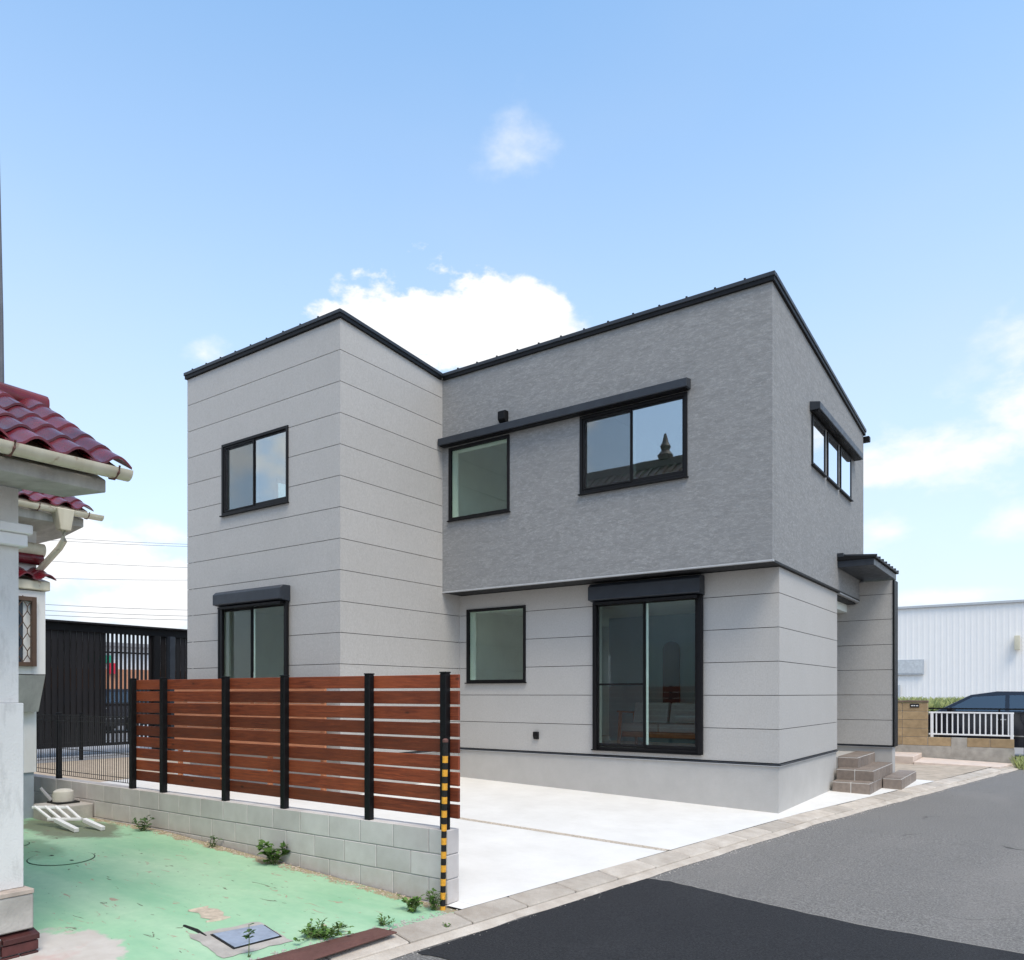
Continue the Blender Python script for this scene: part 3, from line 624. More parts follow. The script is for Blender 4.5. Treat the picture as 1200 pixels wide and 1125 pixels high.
MB().box(XU, XU + .10, 3.085, 3.2, cz0 + .17, cz0 + .235).build('canopy_flashing', 'slate_metal', cn, .004)

# ------------------------------------------------------------------ tiled entrance steps
st = thing('entrance_steps', 'brown tiled entrance steps beside the grey porch wing wall', 'steps', (.3, 3.6, 0))
def stepbox(x0, x1, y0, y1, z1, faces='tfr'):
    MB().box(x0 + .008, x1 - .008, y0 + .008, y1 - .002, -.3, z1 - .008).build('step_core', 'grout', st)
    t = .3
    def cells(a, b): n = max(1, round((b - a) / t)); return [(a + (b - a) * i / n, a + (b - a) * (i + 1) / n) for i in range(n)]
    G = .008
    for xa, xb in cells(x0, x1):
        for ya, yb in cells(y0, y1): MB().box(xa + G, xb - G, ya + G, yb - G, z1 - .012, z1).build('tile', 'step_tile', st, .002)
        zz = -.02
        zs = [z1 - .018]
        while zs[-1] > .03: zs.append(max(-.06, zs[-1] - .18))
        for zt, zb in zip(zs, zs[1:]): MB().box(xa + G, xb - G, y0, y0 + .01, zb + G, zt - G * .3).build('tile', 'step_tile', st, .002)
    for ya, yb in cells(y0, y1):
        zs = [z1 - .018]
        while zs[-1] > .03: zs.append(max(-.06, zs[-1] - .18))
        for zt, zb in zip(zs, zs[1:]): MB().box(x1 - .01, x1, ya + G, yb - G, zb + G, zt - G * .3).build('tile', 'step_tile', st, .002)
stepbox(.03, .60, 2.80, 3.09, .165); stepbox(.03, .601, 3.09, 4.84, .345); stepbox(-.01, .31, 3.37, 4.839, .525)
stepbox(.61, .90, 3.80, 5.45, .165)
MB().box(-1.29, -.011, 3.34, 4.838, -.3, .515).build('step_core', 'found', st)

# ------------------------------------------------------------------ seen through the sliding door
so = thing('sofa', 'wooden framed sofa with grey cushions behind the sliding door', 'sofa', (-2.5, 1.7, Z0))
SX0, SX1, SY0, SY1 = -3.12, -1.65, 1.35, 2.1
for sx in (SX0, SX1 - .05):
    MB().bar((sx + .025, SY0 + .03, Z0), (sx + .025, SY0 + .1, Z0 + .62), .045, .05).build('leg', 'sofa_wood', so, .005)
    MB().bar((sx + .025, SY1 - .02, Z0), (sx + .025, SY1 - .12, Z0 + .62), .045, .05).build('leg', 'sofa_wood', so, .005)
    MB().bar((sx + .025, SY0 + .02, Z0 + .63), (sx + .025, SY1 - .02, Z0 + .60), .06, .03).build('armrest', 'sofa_wood', so, .006)
MB().box(SX0 + .05, SX1 - .05, SY0 + .1, SY0 + .14, Z0 + .2, Z0 + .29).build('rail', 'sofa_wood', so, .004)
MB().box(SX0 + .05, SX1 - .05, SY1 - .14, SY1 - .1, Z0 + .55, Z0 + .66).build('back_rail', 'sofa_wood', so, .004)
for a in (0, 1):
    w = (SX1 - SX0 - .12) / 2; x0 = SX0 + .06 + a * w
    MB().box(x0 + .005, x0 + w - .005, SY0 + .06, SY1 - .16, Z0 + .29, Z0 + .43).build('seat_cushion', 'cushion_grey', so, .035, True, 3)
    MB().quadbox([(x0 + .02, SY1 - .30, Z0 + .43), (x0 + w - .02, SY1 - .30, Z0 + .43), (x0 + w - .02, SY1 - .16, Z0 + .43), (x0 + .02, SY1 - .16, Z0 + .43), (x0 + .02, SY1 - .2, Z0 + .78), (x0 + w - .02, SY1 - .2, Z0 + .78), (x0 + w - .02, SY1 - .08, Z0 + .78), (x0 + .02, SY1 - .08, Z0 + .78)]).build('back_cushion', 'cushion_grey', so, .04, True, 3)
MB().tube([(SX1 - .45, SY0 + .16, Z0 + .52), (SX1 - .1, SY0 + .18, Z0 + .52)], [.07, .075], 14).build('bolster', 'cushion_grey', so, .0, True)
ar = [(-.17, 0), (.17, 0)] + [(.17 * math.cos(a), 1.25 + .17 * math.sin(a)) for a in frange(0, math.pi, 12)]
am = thing('arched_mirror', 'dark arched mirror leaning on the blue wall inside the house', 'mirror', (-2.95, 3.25, Z0))
MB().prism(ar, lambda u, v, w: (-2.95 + u, 3.24 + w, Z0 + .5 + v), 0, .03).build('frame', 'black_metal', am)
MB().prism([(u * .93, .012 + v * .985) for u, v in ar], lambda u, v, w: (-2.95 + u, 3.24 + w, Z0 + .5 + v), -.003, -.0005).build('mirror_pane', 'dark_glass_blue', am)

# ------------------------------------------------------------------ concrete block wall
bw = thing('block_wall', 'low grey concrete block wall under the brown plank fence', 'wall', (-4.6, -5.575, 0))
WX0, WX1, WY0, WY1, WT = -8.6, -1.0, -5.65, -5.50, .47
MB().box(WX0, WX1 - .006, WY0 + .006, WY1 - .006, -.4, WT - .005).build('mortar_core', 'mortar', bw)
protos = {}
for r_ in range(4):
    zt = WT - .2 * r_; x = WX1; first = .2 if r_ % 2 == 0 else .4; k = 0
    while x > WX0 + .05:
        w = first if k == 0 else .4; x0 = max(WX0, x - w); dz = rnd.uniform(-.0012, .0012)
        MB().box(x0 + (.004), x - (.004 if k else 0), WY0 + dz, WY1, zt - .2 + .004, zt - (.004 if r_ else 0)).build('block', 'block', bw, .004)
        x = x0; k += 1
# ------------------------------------------------------------------ plank fence
fe = thing('plank_fence', 'reddish brown horizontal plank fence with black posts', 'fence', (-3.4, -5.6, WT))
PX = [-5.807, -5.164, -4.01, -3.07, -1.923, -1.053]
for x in PX:
    p = MB().box(x - .033, x + .033, -5.645, -5.585, WT - .0, 1.745).build('post', 'black_metal', fe, .005)
    MB().box(x - .036, x + .036, -5.648, -5.582, 1.7452, 1.757).build('post_cap', 'black_metal', p, .003)
SEG = [(-5.86, -4.02), (-4.014, -1.93), (-1.924, -.94)]
for i in range(9):
    z1 = 1.735 - i * .1325
    for a, c in SEG:
        dz = rnd.uniform(-.004, .004); dt = rnd.uniform(-.003, .003)
        MB().quadbox([(a, -5.583, z1 - .111 + dz), (c, -5.583, z1 - .111 + dt), (c, -5.557, z1 - .111 + dt), (a, -5.557, z1 - .111 + dz), (a, -5.583, z1 + dz), (c, -5.583, z1 + dt), (c, -5.557, z1 + dt), (a, -5.557, z1 + dz)]).build('plank', 'wood', fe, .003)
m = Mat('cedar_wood', .6); f = m.noise(3, 6, .62, (1.1, 20, 20), rnd=13, dist=.9); m.col(m.mul(m.mix(f, (.30, .10, .04), (.52, .22, .11)), m.rand(.2))); M['cedar'] = m.m
ds = thing('deck_screen', 'low orange brown board screen glimpsed through the plank fence gaps', 'screen', (-7.4, -3.0, .1))
for x in (-9.2, -8.0, -6.8, -5.6): MB().box(x - .03, x + .03, -2.95, -2.89, .0, 1.70).build('post', 'cedar', ds)
for i in range(8):
    z1 = 1.70 - i * .135; MB().box(-9.28, -5.50, -2.985, -2.951, z1 - .128, z1).build('board', 'cedar', ds, .003)
# ------------------------------------------------------------------ striped marker pole
sp_ = thing('marker_pole', 'thin pole with yellow and black bands at the wall corner', 'pole', (-1.04, -5.725, -.15))
nb = 25; pb = Vector((-.985, -5.725, -.17)); ptp = Vector((-.965, -5.715, 1.19))
for i in range(nb):
    a = pb.lerp(ptp, i / nb); c = pb.lerp(ptp, (i + 1) / nb)
    y_ = i % 2 == 0 and i < nb - 1
    MB().tube([a, c], .0225 if y_ else .0215, 12).build('yellow_band' if y_ else 'black_band', 'yellow_tape' if y_ else 'rubber_black', sp_, smooth=True)
MB().lathe([(.0235, 0), (.0235, .02), (.012, .03)], ptp, 12).build('pole_cap', 'rust', sp_)

# ------------------------------------------------------------------ black wire mesh fences
def meshfence(name, label, a, c, zb, h, posts, step=.05):
    f = thing(name, label, 'fence', ((a[0] + c[0]) / 2, (a[1] + c[1]) / 2, zb))
    a = Vector((*a, 0)); c = Vector((*c, 0)); L = (c - a).length; d = (c - a) / L
    for s in posts:
        p = a + d * s; MB().box(p.x - .03, p.x + .03, p.y - .03, p.y + .03, zb, zb + h + .03).build('post', 'black_metal', f, .005)
    b = MB(); s = 0
    while s < L:
        p = a + d * s + Vector((d.y, -d.x, 0)) * .04; b.bar(p + Vector((0, 0, zb + .06)), p + Vector((0, 0, zb + h)), .006); s += step
    for z in (.06, .12, .40, h - .07, h):
        q = Vector((d.y, -d.x, 0)) * (.046 if z not in (.12, h - .07) else .07); b.bar(a + q + Vector((0, 0, zb + z)), c + q + Vector((0, 0, zb + z)), .007)
    stuff(b.build('wire_mesh', 'wire_black', f))
meshfence('wire_fence', 'black wire mesh fence standing on the block wall end', (-8.6, -5.585), (-5.83, -5.585), WT, .83, (.0, .935, 2.735))
meshfence('wire_fence', 'black wire mesh fence on the sandy plot before the black slatted screen', (-14.4, -4.6), (-14.4, 2.0), .13, 1.0, (.5, 2.55, 4.6, 6.5), .09)

# ------------------------------------------------------------------ dark carport behind
cp = thing('slatted_screen', 'black ribbed metal screen with a section of open vertical slats', 'screen', (-16, -.5, .1))
b = MB(); y = -6.0
while y < -.76: b.box(-16.03, -16, y, min(y + .105, -.76), .31, 3.12); b.box(-16.05, -16.031, y + .09, y + .14, .31, 3.12); y += .14
b.build('ribbed_panel', 'dark', cp)
for i in range(12):
    yy = -.745 + i * 1.175 / 11; MB().box(-16.035, -16.0, yy - .026, yy + .026, .32, 3.06).build('slat', 'dark', cp)
for z in (.62, 1.3, 2.6): MB().box(-16.085, -16.062, -.76, .45, z - .02, z + .02).build('slat_rail', 'dark', cp)
MB().box(-16.08, -15.98, -.76, .45, .31, .38).build('bottom_beam', 'dark', cp)
MB().box(-16.12, -15.95, -6.2, 5.5, 3.061, 3.24).build('top_beam', 'black_metal', cp)
MB().box(-16.2, -15.85, -6.3, 5.6, 3.245, 3.285).build('coping', 'dark', cp)
MB().box(-16.0, -15.86, .47, .62, .1, 3.06).build('post', 'black_metal', cp); MB().box(-15.98, -15.80, .86, 1.0, .1, 3.06).build('post', 'slate_metal', cp)
b = MB(); y = .45
while y < 5.5: b.box(-16.03, -16.01, y, y + .1, .31, 3.06); b.box(-16.05, -16.031, y + .09, y + .14, .31, 3.06); y += .14
b.build('ribbed_panel', 'dark', cp)
for yy in (-6.1, 5.4): MB().box(-16.2, -16.08, yy - .06, yy + .06, .1, 3.06).build('post', 'black_metal', cp)
# shop beyond it, glimpsed through the slats
sh = thing('roadside_shop', 'white and terracotta shop with signs glimpsed through the black screen slats', 'building', (-48, 16, .1))
MB().box(-56, -48, 6, 30, 1.9, 3.2).build('terracotta_wall', 'shop_terracotta', sh); MB().box(-56, -48.1, 6, 30, 3.2, 4.7).build('upper_wall', 'shop_white', sh)
MB().box(-56, -48.15, 6, 30, .1, 1.9).build('shop_front', 'dark_glass_blue', sh); MB().box(-56.2, -47.6, 5.8, 30.2, 4.7, 4.95).build('roof', 'lane_concrete', sh)
MB().box(-48.09, -47.9, 14.6, 16.0, 3.6, 4.1).build('green_sign', 'sign_green', sh); MB().box(-48.09, -47.8, 15.9, 16.3, 2.9, 3.6).build('red_sign', 'sign_red', sh)
for i in range(8): MB().box(-48.0, -47.95, 7 + i * 3, 8.6 + i * 3, .4, 1.8).build('window', 'window_glass', sh)

# ------------------------------------------------------------------ cars
def make_car(name, label, mat):
    """front towards -x, near side at -y; wheelbase centred on the origin"""
    t = thing(name, label, 'car'); L, HW = 4.75, .90
    side = [(-2.36, .42), (-2.40, .62), (-2.33, .80), (-2.15, .93), (-1.5, 1.03), (-1.12, 1.08), (-.2, 1.10), (1.0, 1.13), (2.15, 1.15), (2.33, 1.05), (2.37, .75), (2.33, .40)]
    bot = [(2.2, .27), (1.75, .24), (-1.72, .24), (-2.2, .28)]
    def archpts(cx): return [(cx + .37 * math.cos(a), .33 + .37 * math.sin(a)) for a in frange(R(-12), R(192), 10)]
    prof = side + [(2.2, .27)] + archpts(1.40) + archpts(-1.38) + [(-2.2, .28)]
    def halfw(x, z):
        k = max(0, abs(x) - 1.7); w = HW - .30 * (k / .7) ** 2 * .7
        return w - .035 * max(0, (z - .75) / .4) - .05 * max(0, (.45 - z) / .25)
    bm = MB(); n = len(prof); lay = [-1, -.985, .985, 1]; 
    for s in lay:
        for x, z in prof:
            yy = s * halfw(x, z); ins = 0 if abs(s) < 1 else .025
            bm.v.append((x * (1 - ins * .3), yy if abs(s) < 1 else s * (halfw(x, z) + .0), z))
    for k in range(3):
        for i in range(n): j = (i + 1) % n; bm.f.append((k * n + i, k * n + j, (k + 1) * n + j, (k + 1) * n + i))
    # side faces: triangulated later by the fill
    bm.f.append(tuple(range(n))); bm.f.append(tuple(3 * n + i for i in range(n - 1, -1, -1)))
    body = bm.build('body', mat, t, 0, True)
    gh = [(-1.30, 1.055), (-.42, 1.55), (.15, 1.64), (1.2, 1.63), (1.95, 1.54), (2.28, 1.13)]
    b = MB(); m_ = len(gh)
    def gw(z): return .84 - .22 * (z - 1.05) / .6
    b.v = [(x, -gw(z), z) for x, z in gh] + [(x, gw(z), z) for x, z in gh]
    for i in range(m_): j = (i + 1) % m_; b.f.append((i, j, m_ + j, m_ + i))
    b.f += [tuple(range(m_)), tuple(range(2 * m_ - 1, m_ - 1, -1))]
    b.build('cabin', mat, t, .03, True, 2)
    def sidewin(nm, poly):
        for s in (-1, 1):
            w = MB(); w.prism(poly, lambda x, z, q: (x, s * (gw(z) + .004 + q), z), 0, .006); w.build(nm, 'car_glass', t)
    sidewin('side_window', [(-.98, 1.14), (.33, 1.14), (.33, 1.535), (-.36, 1.50)]); sidewin('side_window', [(.42, 1.14), (1.32, 1.15), (1.30, 1.54), (.42, 1.54)]); sidewin('quarter_window', [(1.42, 1.16), (2.02, 1.20), (1.80, 1.48), (1.42, 1.53)])
    def strip_(nm, p0, p1, in0, in1, mt):
        (xa, za), (xb, zb) = p0, p1; d = Vector((zb - za, 0, -(xb - xa))).normalized(); d = d if d.z > 0 or (d.z == 0) else -d
        b = MB(); P = [(xa, -gw(za) + in0, za), (xa, gw(za) - in0, za), (xb, gw(zb) - in1, zb), (xb, -gw(zb) + in1, zb)]
        b.quadbox([Vector(p) + d * .002 for p in P] + [Vector(p) + d * .008 for p in P]); b.build(nm, mt, t)
    strip_('windscreen', (-1.20, 1.11), (-.47, 1.52), .07, .09, 'car_glass'); strip_('rear_window', (2.20, 1.21), (2.0, 1.47), .09, .12, 'car_glass')
    for s in (-1, 1):
        for cx in (-1.38, 1.40):
            w = MB().lathe([(.20, -.1), (.30, -.11), (.325, -.08), (.325, .08), (.30, .11), (.20, .1)], (cx, s * .79, .325), 24, 'y').build('wheel', 'tyre', t, 0, True)
            rb = MB(); rb.lathe([(.205, -.012), (.21, .0), (.19, .012)], (cx, s * .895, .325), 24, 'y')
            for k in range(10):
                a = 2 * math.pi * k / 10; rb.bar((cx + .03 * math.cos(a), s * .893, .325 + .03 * math.sin(a)), (cx + .195 * math.cos(a), s * .893, .325 + .195 * math.sin(a)), .028, .02, (0, 1, 0))
            rb.build('rim', 'chrome', w)
        hl = MB().prism([(-2.37, .70), (-1.98, .80), (-1.90, .90), (-2.2, .88)], lambda x, z, q: (x, s * (halfw(x, z) - .005 + q), z), 0, .012).build('headlight', 'lamp_lens', t)
        tl = MB().prism([(2.34, .82), (1.98, .88), (2.0, 1.02), (2.3, 1.03)], lambda x, z, q: (x, s * (halfw(x, z) - .005 + q), z), 0, .012).build('tail_light', 'sign_red', t)
        MB().prism([(-1.0, .52), (1.0, .52), (1.0, .545), (-1.0, .545)], lambda x, z, q: (x, s * (halfw(x, z) + q), z), .001, .01).build('side_trim', 'chrome', t)
        mr = MB().box(-.92, -.74, s * .93 - .09, s * .93 + .09, 1.08, 1.22).build('mirror', mat, t, .03, True, 2)
        for hx in (.18, 1.15): MB().box(hx, hx + .18, s * .885 - .01, s * .885 + .012, .92, .945).build('door_handle', 'chrome', t, .004)
    MB().box(-2.415, -2.36, -.5, .5, .5, .68).build('grille', 'rubber_black', t, .01)
    MB().prism([(-2.33, .36), (-2.43, .40), (-2.43, .46), (-2.36, .48)], lambda x, z, y: (x, y, z), -.7, .7).build('bumper', mat, t)
    return t
def copy_tree(o, parent=None):
    c = o.copy(); col.objects.link(c)
    if parent: c.parent = parent
    for ch in o.children: copy_tree(ch, c)
    return c
car = make_car('parked_car', 'black estate car parked behind the white railing', 'car_paint')
far = copy_tree(car); far.location = (-27, 4.2, .10); far.rotation_euler = (0, 0, R(95)); far['label'] = 'dark car parked behind the black screen slats'
car.location = (1.62, 13.15, .0)

# ------------------------------------------------------------------ tan block boundary on the right
tw = thing('tan_boundary_wall', 'tan block gate pillar and low wall before the white warehouse', 'wall', (.9, 10.5, 0))
TY0, TY1 = 10.4, 10.56
MB().box(-2.8, 2.22, TY0, TY1, -.3, .335).build('plinth', 'grey_plinth', tw, .006)
MB().box(-2.75, .47, TY0 + .012, TY1 - .012, .336, 1.36).build('mortar_core', 'mortar', tw); MB().box(.47, 2.19, TY0 + .012, TY1 - .012, .336, .53).build('mortar_core', 'mortar', tw)
for r_ in range(5):
    z0 = .338 + r_ * .205; x = .478; k = 0; w0 = .55
    while x > -2.78:
        w = w0 if k == 0 else .6; MB().box(max(-2.78, x - w) + .004, x - .004, TY0, TY1, z0 + .004, z0 + .201).build('block', 'tan_block', tw, .005); x -= w; k += 1
for xa, xb in ((.482, .97), (1.29, 1.75), (1.75, 2.215)): MB().box(xa + .004, xb - .004, TY0 + .001, TY1, .342, .54).build('block', 'tan_block', tw, .005)
MB().box(.97, 1.29, TY0 - .004, TY1, .1, .545).build('patch_pier', 'grey_plinth', tw, .004)
MB().box(-2.8, .485, TY0 - .015, TY1 + .015, 1.365, 1.42).build('coping', 'brown_cap', tw, .008)
np_ = MB().box(.10, .30, TY0 - .014, TY0 - .001, 1.245, 1.335).build('name_plate', 'rubber_black', tw, .003)
# pale characters on the plate: too small to read in the photograph, only their marks show
for i, (a, w) in enumerate(((.125, .05), (.185, .03), (.235, .042))):
    MB().box(a, a + w, TY0 - .0165, TY0 - .0145, 1.28, 1.302).build('plate_mark', 'white_paint', np_)
rl = thing('white_railing', 'white vertical bar railing on the low tan wall', 'railing', (1.35, 10.48, .6))
for x in (.56, 2.17): MB().box(x - .03, x + .03, 10.45, 10.51, .54, 1.14).build('post', 'white_paint', rl, .005)
MB().box(.49, 2.21, 10.455, 10.505, 1.115, 1.15).build('top_rail', 'white_paint', rl, .005); MB().box(.49, 2.21, 10.46, 10.50, .60, .635).build('bottom_rail', 'white_paint', rl, .005)
for i in range(14):
    x = .655 + i * 1.45 / 13; MB().box(x - .014, x + .014, 10.468, 10.492, .635, 1.115).build('bar', 'white_paint', rl)
dk = thing('dark_railing', 'thin black rail standing behind the white railing', 'railing', (1.5, 11, 0))
MB().box(-.2, 2.5, 10.98, 11.02, 1.20, 1.235).build('rail', 'black_metal', dk)
for x in (-.1, .9, 1.9, 2.4): MB().box(x - .02, x + .02, 10.985, 11.015, -.05, 1.2).build('post', 'black_metal', dk)
# neighbour's slabs in front of it
ps = thing('entry_slab', 'raised pinkish concrete landing below the tan pillar', 'slab', (.1, 9.6, -.02))
MB().box(-1.6, -.28, 9.05, 10.39, -.1, .165).build('slab', 'pink_slab', ps, .012); MB().box(-.272, .36, 9.05, 10.39, -.1, .165).build('slab', 'pink_slab', ps, .012)
rp = tag(MB().quadbox([(.37, 9.0, -.1), (2.0, 9.3, -.1), (2.2, 10.36, -.1), (.37, 10.38, -.1), (.37, 9.0, .05), (2.0, 9.3, -.0), (2.2, 10.36, .0), (.37, 10.38, .06)]).build('ramp_slab', 'pink_slab', None, .01), 'flat pale concrete slab along the foot of the low tan wall', 'slab')

# ------------------------------------------------------------------ warehouse
wh = thing('warehouse', 'large white corrugated metal warehouse behind the parked car', 'building', (8, 30, -.05))
b = MB(); x = -14; i = 0; ws = []
while x < 34: ws += [(x, 0), (x + .12, 0), (x + .14, .007), (x + .19, .007)]; x += .21
z0, z1 = -.3, 5.10
b.v = [(x, 25 - d, z0) for x, d in ws] + [(x, 25 - d, z1) for x, d in ws]; n = len(ws)
b.f = [(i, i + 1, n + i + 1, n + i) for i in range(n - 1)]
b.build('corrugated_wall', 'white_cladding', wh)
MB().box(-14, 34, 25.06, 45, -.3, 5.08).build('hall', 'white_cladding', wh)
MB().box(-14.1, 34.1, 24.9, 45.1, 5.085, 5.17).build('roof_edge', 'cladding_grey', wh)
wn = MB().box(-3.6, -1.42, 24.88, 24.95, 2.36, 2.98).build('vent_window', 'cladding_grey', wh, .01)
for i in range(2): MB().box(-3.5 + i * 1.05, -2.53 + i * 1.05, 24.872, 24.879, 2.42, 2.92).build('louvre_pane', 'lamp_lens', wn)
MB().box(1.66, 1.84, 24.72, 24.94, 3.25, 3.80).build('wall_lamp', 'lamp_cream', wh, .03, True, 2)
MB().box(-4, -2.3, 24.86, 24.945, .1, 1.95).build('door', 'cladding_grey', wh, .01)

# ------------------------------------------------------------------ plants
def leaf_mesh(b, p, d, up, L, Wd, rr):
    d = d.normalized(); s = d.cross(up).normalized() * Wd / 2; n = s.cross(d).normalized()
    o = len(b.v); p = Vector(p)
    b.v += [tuple(p), tuple(p + d * L * .35 + s * .8 + n * L * .06), tuple(p + d * L * .7 + s * .75 + n * L * .05), tuple(p + d * L - n * L * .12), tuple(p + d * L * .7 - s * .75 + n * L * .05), tuple(p + d * L * .35 - s * .8 + n * L * .06), tuple(p + d * L * .5)]
    b.f += [(o, o + 1, o + 6), (o + 1, o + 2, o + 6), (o + 2, o + 3, o + 6), (o + 3, o + 4, o + 6), (o + 4, o + 5, o + 6), (o + 5, o, o + 6)]
def raw(b, name, mat, parent):
    me = bpy.data.meshes.new(name); me.from_pydata(b.v, [], b.f); me.materials.append(M[mat]); o = bpy.data.objects.new(name, me); col.objects.link(o)
    if parent: attach(o, parent)
    return o
def weed(label, loc, r, h, stems, leaves, lsize, seed, mat='leaf_green', cat='weed'):
    q = random.Random(seed); t = thing('weed', label, cat, loc); sb = MB(); lb = MB(); base = Vector(loc)
    for i in range(stems):
        a = q.uniform(0, 6.283); rad = r * q.uniform(.25, 1); hh = h * q.uniform(.45, 1)
        st_ = base + Vector((q.uniform(-.25, .25) * r, q.uniform(-.25, .25) * r, -.01)); tip = base + Vector((math.cos(a) * rad, math.sin(a) * rad, hh)); mid = st_.lerp(tip, .5) + Vector((0, 0, hh * .2))
        sb.tube([st_, mid, tip], [.004, .003, .0015], 5)
        for k in range(leaves):
            f = q.uniform(.25, 1); p = st_.lerp(mid, f * 2) if f < .5 else mid.lerp(tip, f * 2 - 1)
            d = Vector((q.uniform(-1, 1), q.uniform(-1, 1), q.uniform(-.25, .6))); leaf_mesh(lb, p, d, Vector((q.uniform(-.4, .4), q.uniform(-.4, .4), 1)), lsize * q.uniform(.5, 1.2), lsize * q.uniform(.45, .8), q)
    sb.build('stem', 'stem_green', t); raw(lb, 'leaves', mat, t); return t
def zg(x, y): return zgreen(x, y)
weed('broad leaved green weed growing from the foot of the block wall', (-3.07, -5.76, zg(-3.07, 0)), .16, .21, 13, 7, .085, 1)
weed('small dark weed at the block wall near the white rack', (-5.25, -5.80, zg(-5.25, 0)), .13, .15, 9, 6, .06, 2, 'leaf_dark')
weed('tiny sprig at the block wall between the two larger weeds', (-4.02, -5.76, zg(-4, 0)), .10, .12, 5, 5, .045, 3, 'leaf_dark')
weed('low spreading weed beside the rusty steel plate', (-1.22, -6.78, zg(-1.22, 0)), .26, .07, 30, 8, .042, 4)
weed('leafy weed growing on the green paint below the block wall corner', (-1.14, -5.93, zg(-1.14, 0)), .13, .15, 14, 8, .045, 5)
weed('weed growing around the foot of the striped pole', (-1.03, -5.77, zg(-1.03, 0)), .10, .17, 12, 8, .04, 6)
weed('thin weeds in the crack between green yard and kerb', (-1.06, -6.3, zg(-1.06, 0)), .13, .06, 9, 6, .03, 7)
weed('upright seedling with a bare stem beside the steel cover', (-1.27, -7.33, zg(-1.27, 0) - .0), .02, .03, 2, 1, .03, 8, 'leaf_dark')
sd_ = MB(); lb = MB(); base = Vector((-1.27, -7.33, zg(-1.27, 0))); q = random.Random(4)
sd_.tube([base, base + Vector((.004, .0, .10)), base + Vector((-.004, .004, .21))], [.0035, .003, .002], 6)
for i in range(15):
    p = base + Vector((0, 0, .11 + .10 * q.random())); leaf_mesh(lb, p, Vector((q.uniform(-1, 1), q.uniform(-1, 1), q.uniform(-.2, .5))), Vector((0, 0, 1)), .055 * q.uniform(.6, 1.1), .04, q)
sl = [o for o in bpy.data.objects if o.get('label', '').startswith('upright seedling')][0]
sd_.build('tall_stem', 'stem_green', sl); raw(lb, 'upper_leaves', 'leaf_dark', sl)
weed('speck of green growing in the kerb beside the striped pole', (kin(-6.0) + .2, -6.0, zkerb(-6.0) - .03), .04, .03, 5, 6, .022, 9)
def grit(label, pts, n, seed, mat, zf, rmax=.012):
    q = random.Random(seed); b = MB()
    for i in range(n):
        k = q.randrange(len(pts) - 1); f = q.random(); (xa, ya), (xb, yb) = pts[k], pts[k + 1]
        x = xa + (xb - xa) * f + q.gauss(0, .028); y = ya + (yb - ya) * f + q.gauss(0, .028); r_ = q.uniform(.003, rmax)
        b.lathe([(r_ * .7, -.003), (r_, r_ * .4), (r_ * .4, r_ * .9)], (x, y, zf(x, y)), 5)
    stuff(tag(b.build('grit', mat), label, 'grit'))
grit('small stones and soil crumbs along the foot of the block wall', [(-6.4, -5.72), (-1.1, -5.72)], 620, 31, 'tile_bed_mortar', zgreen)
grit('loose grit gathered along the asphalt beside the kerb', [(kin(-7.2) + .36, -7.2), (kin(9) + .36, 9)], 700, 32, 'worn_concrete', zroad, .009)
grit('crumbled paint and grit between green yard and kerb', [(kin(-7.4) - .05, -7.4), (kin(-5.7) - .05, -5.7)], 240, 33, 'worn_concrete', zgreen)
# grass behind the tan wall and at its end
def grass(name, label, x0, x1, y0, y1, z, n, h, seed, mat='grass_green'):
    q = random.Random(seed); b = MB()
    for i in range(n):
        p = Vector((q.uniform(x0, x1), q.uniform(y0, y1), z(0) if callable(z) else z)); hh = h * q.uniform(.4, 1.1); a = q.uniform(0, 6.28); d = Vector((math.cos(a), math.sin(a), 0)); s = Vector((-d.y, d.x, 0)) * .008
        o = len(b.v); b.v += [tuple(p - s), tuple(p + s), tuple(p + d * hh * .25 + Vector((0, 0, hh * .7)) + s * .6), tuple(p + d * hh * .55 + Vector((0, 0, hh)))]; b.f += [(o, o + 1, o + 2), (o, o + 2, o + 3)]
    return stuff(tag(raw(b, name, mat, None), label, 'grass'))
grass('grass', 'tall pale green grass growing behind the tan pillar', -6, 1.6, 16.5, 19, .30, 11000, 1.1, 3)
grass('grass', 'tuft of grass at the end of the low tan wall', 2.26, 2.75, 10.0, 10.9, -.1, 420, .28, 5)
hd = thing('hedge', 'low dark green hedge between grass and parked car', 'hedge', (-2, 15.3, -.05)); q = random.Random(8); lb = MB(); sb = MB()
for i in range(5200):
    p = Vector((q.uniform(-5, .9), q.gauss(15.6, .22), q.uniform(.1, 1.10) + .06 * math.sin(i))); leaf_mesh(lb, p, Vector((q.uniform(-1, 1), q.uniform(-1, 1), q.uniform(-.4, .8))), Vector((0, 0, 1)), .11, .06, q)
for i in range(14): x = -4.8 + i * .42; sb.tube([(x, 15.6, -.1), (x + q.uniform(-.1, .1), 15.6, .9)], [.02, .008], 5)
raw(lb, 'foliage', 'leaf_dark', hd); sb.build('stems', 'stem_green', hd)

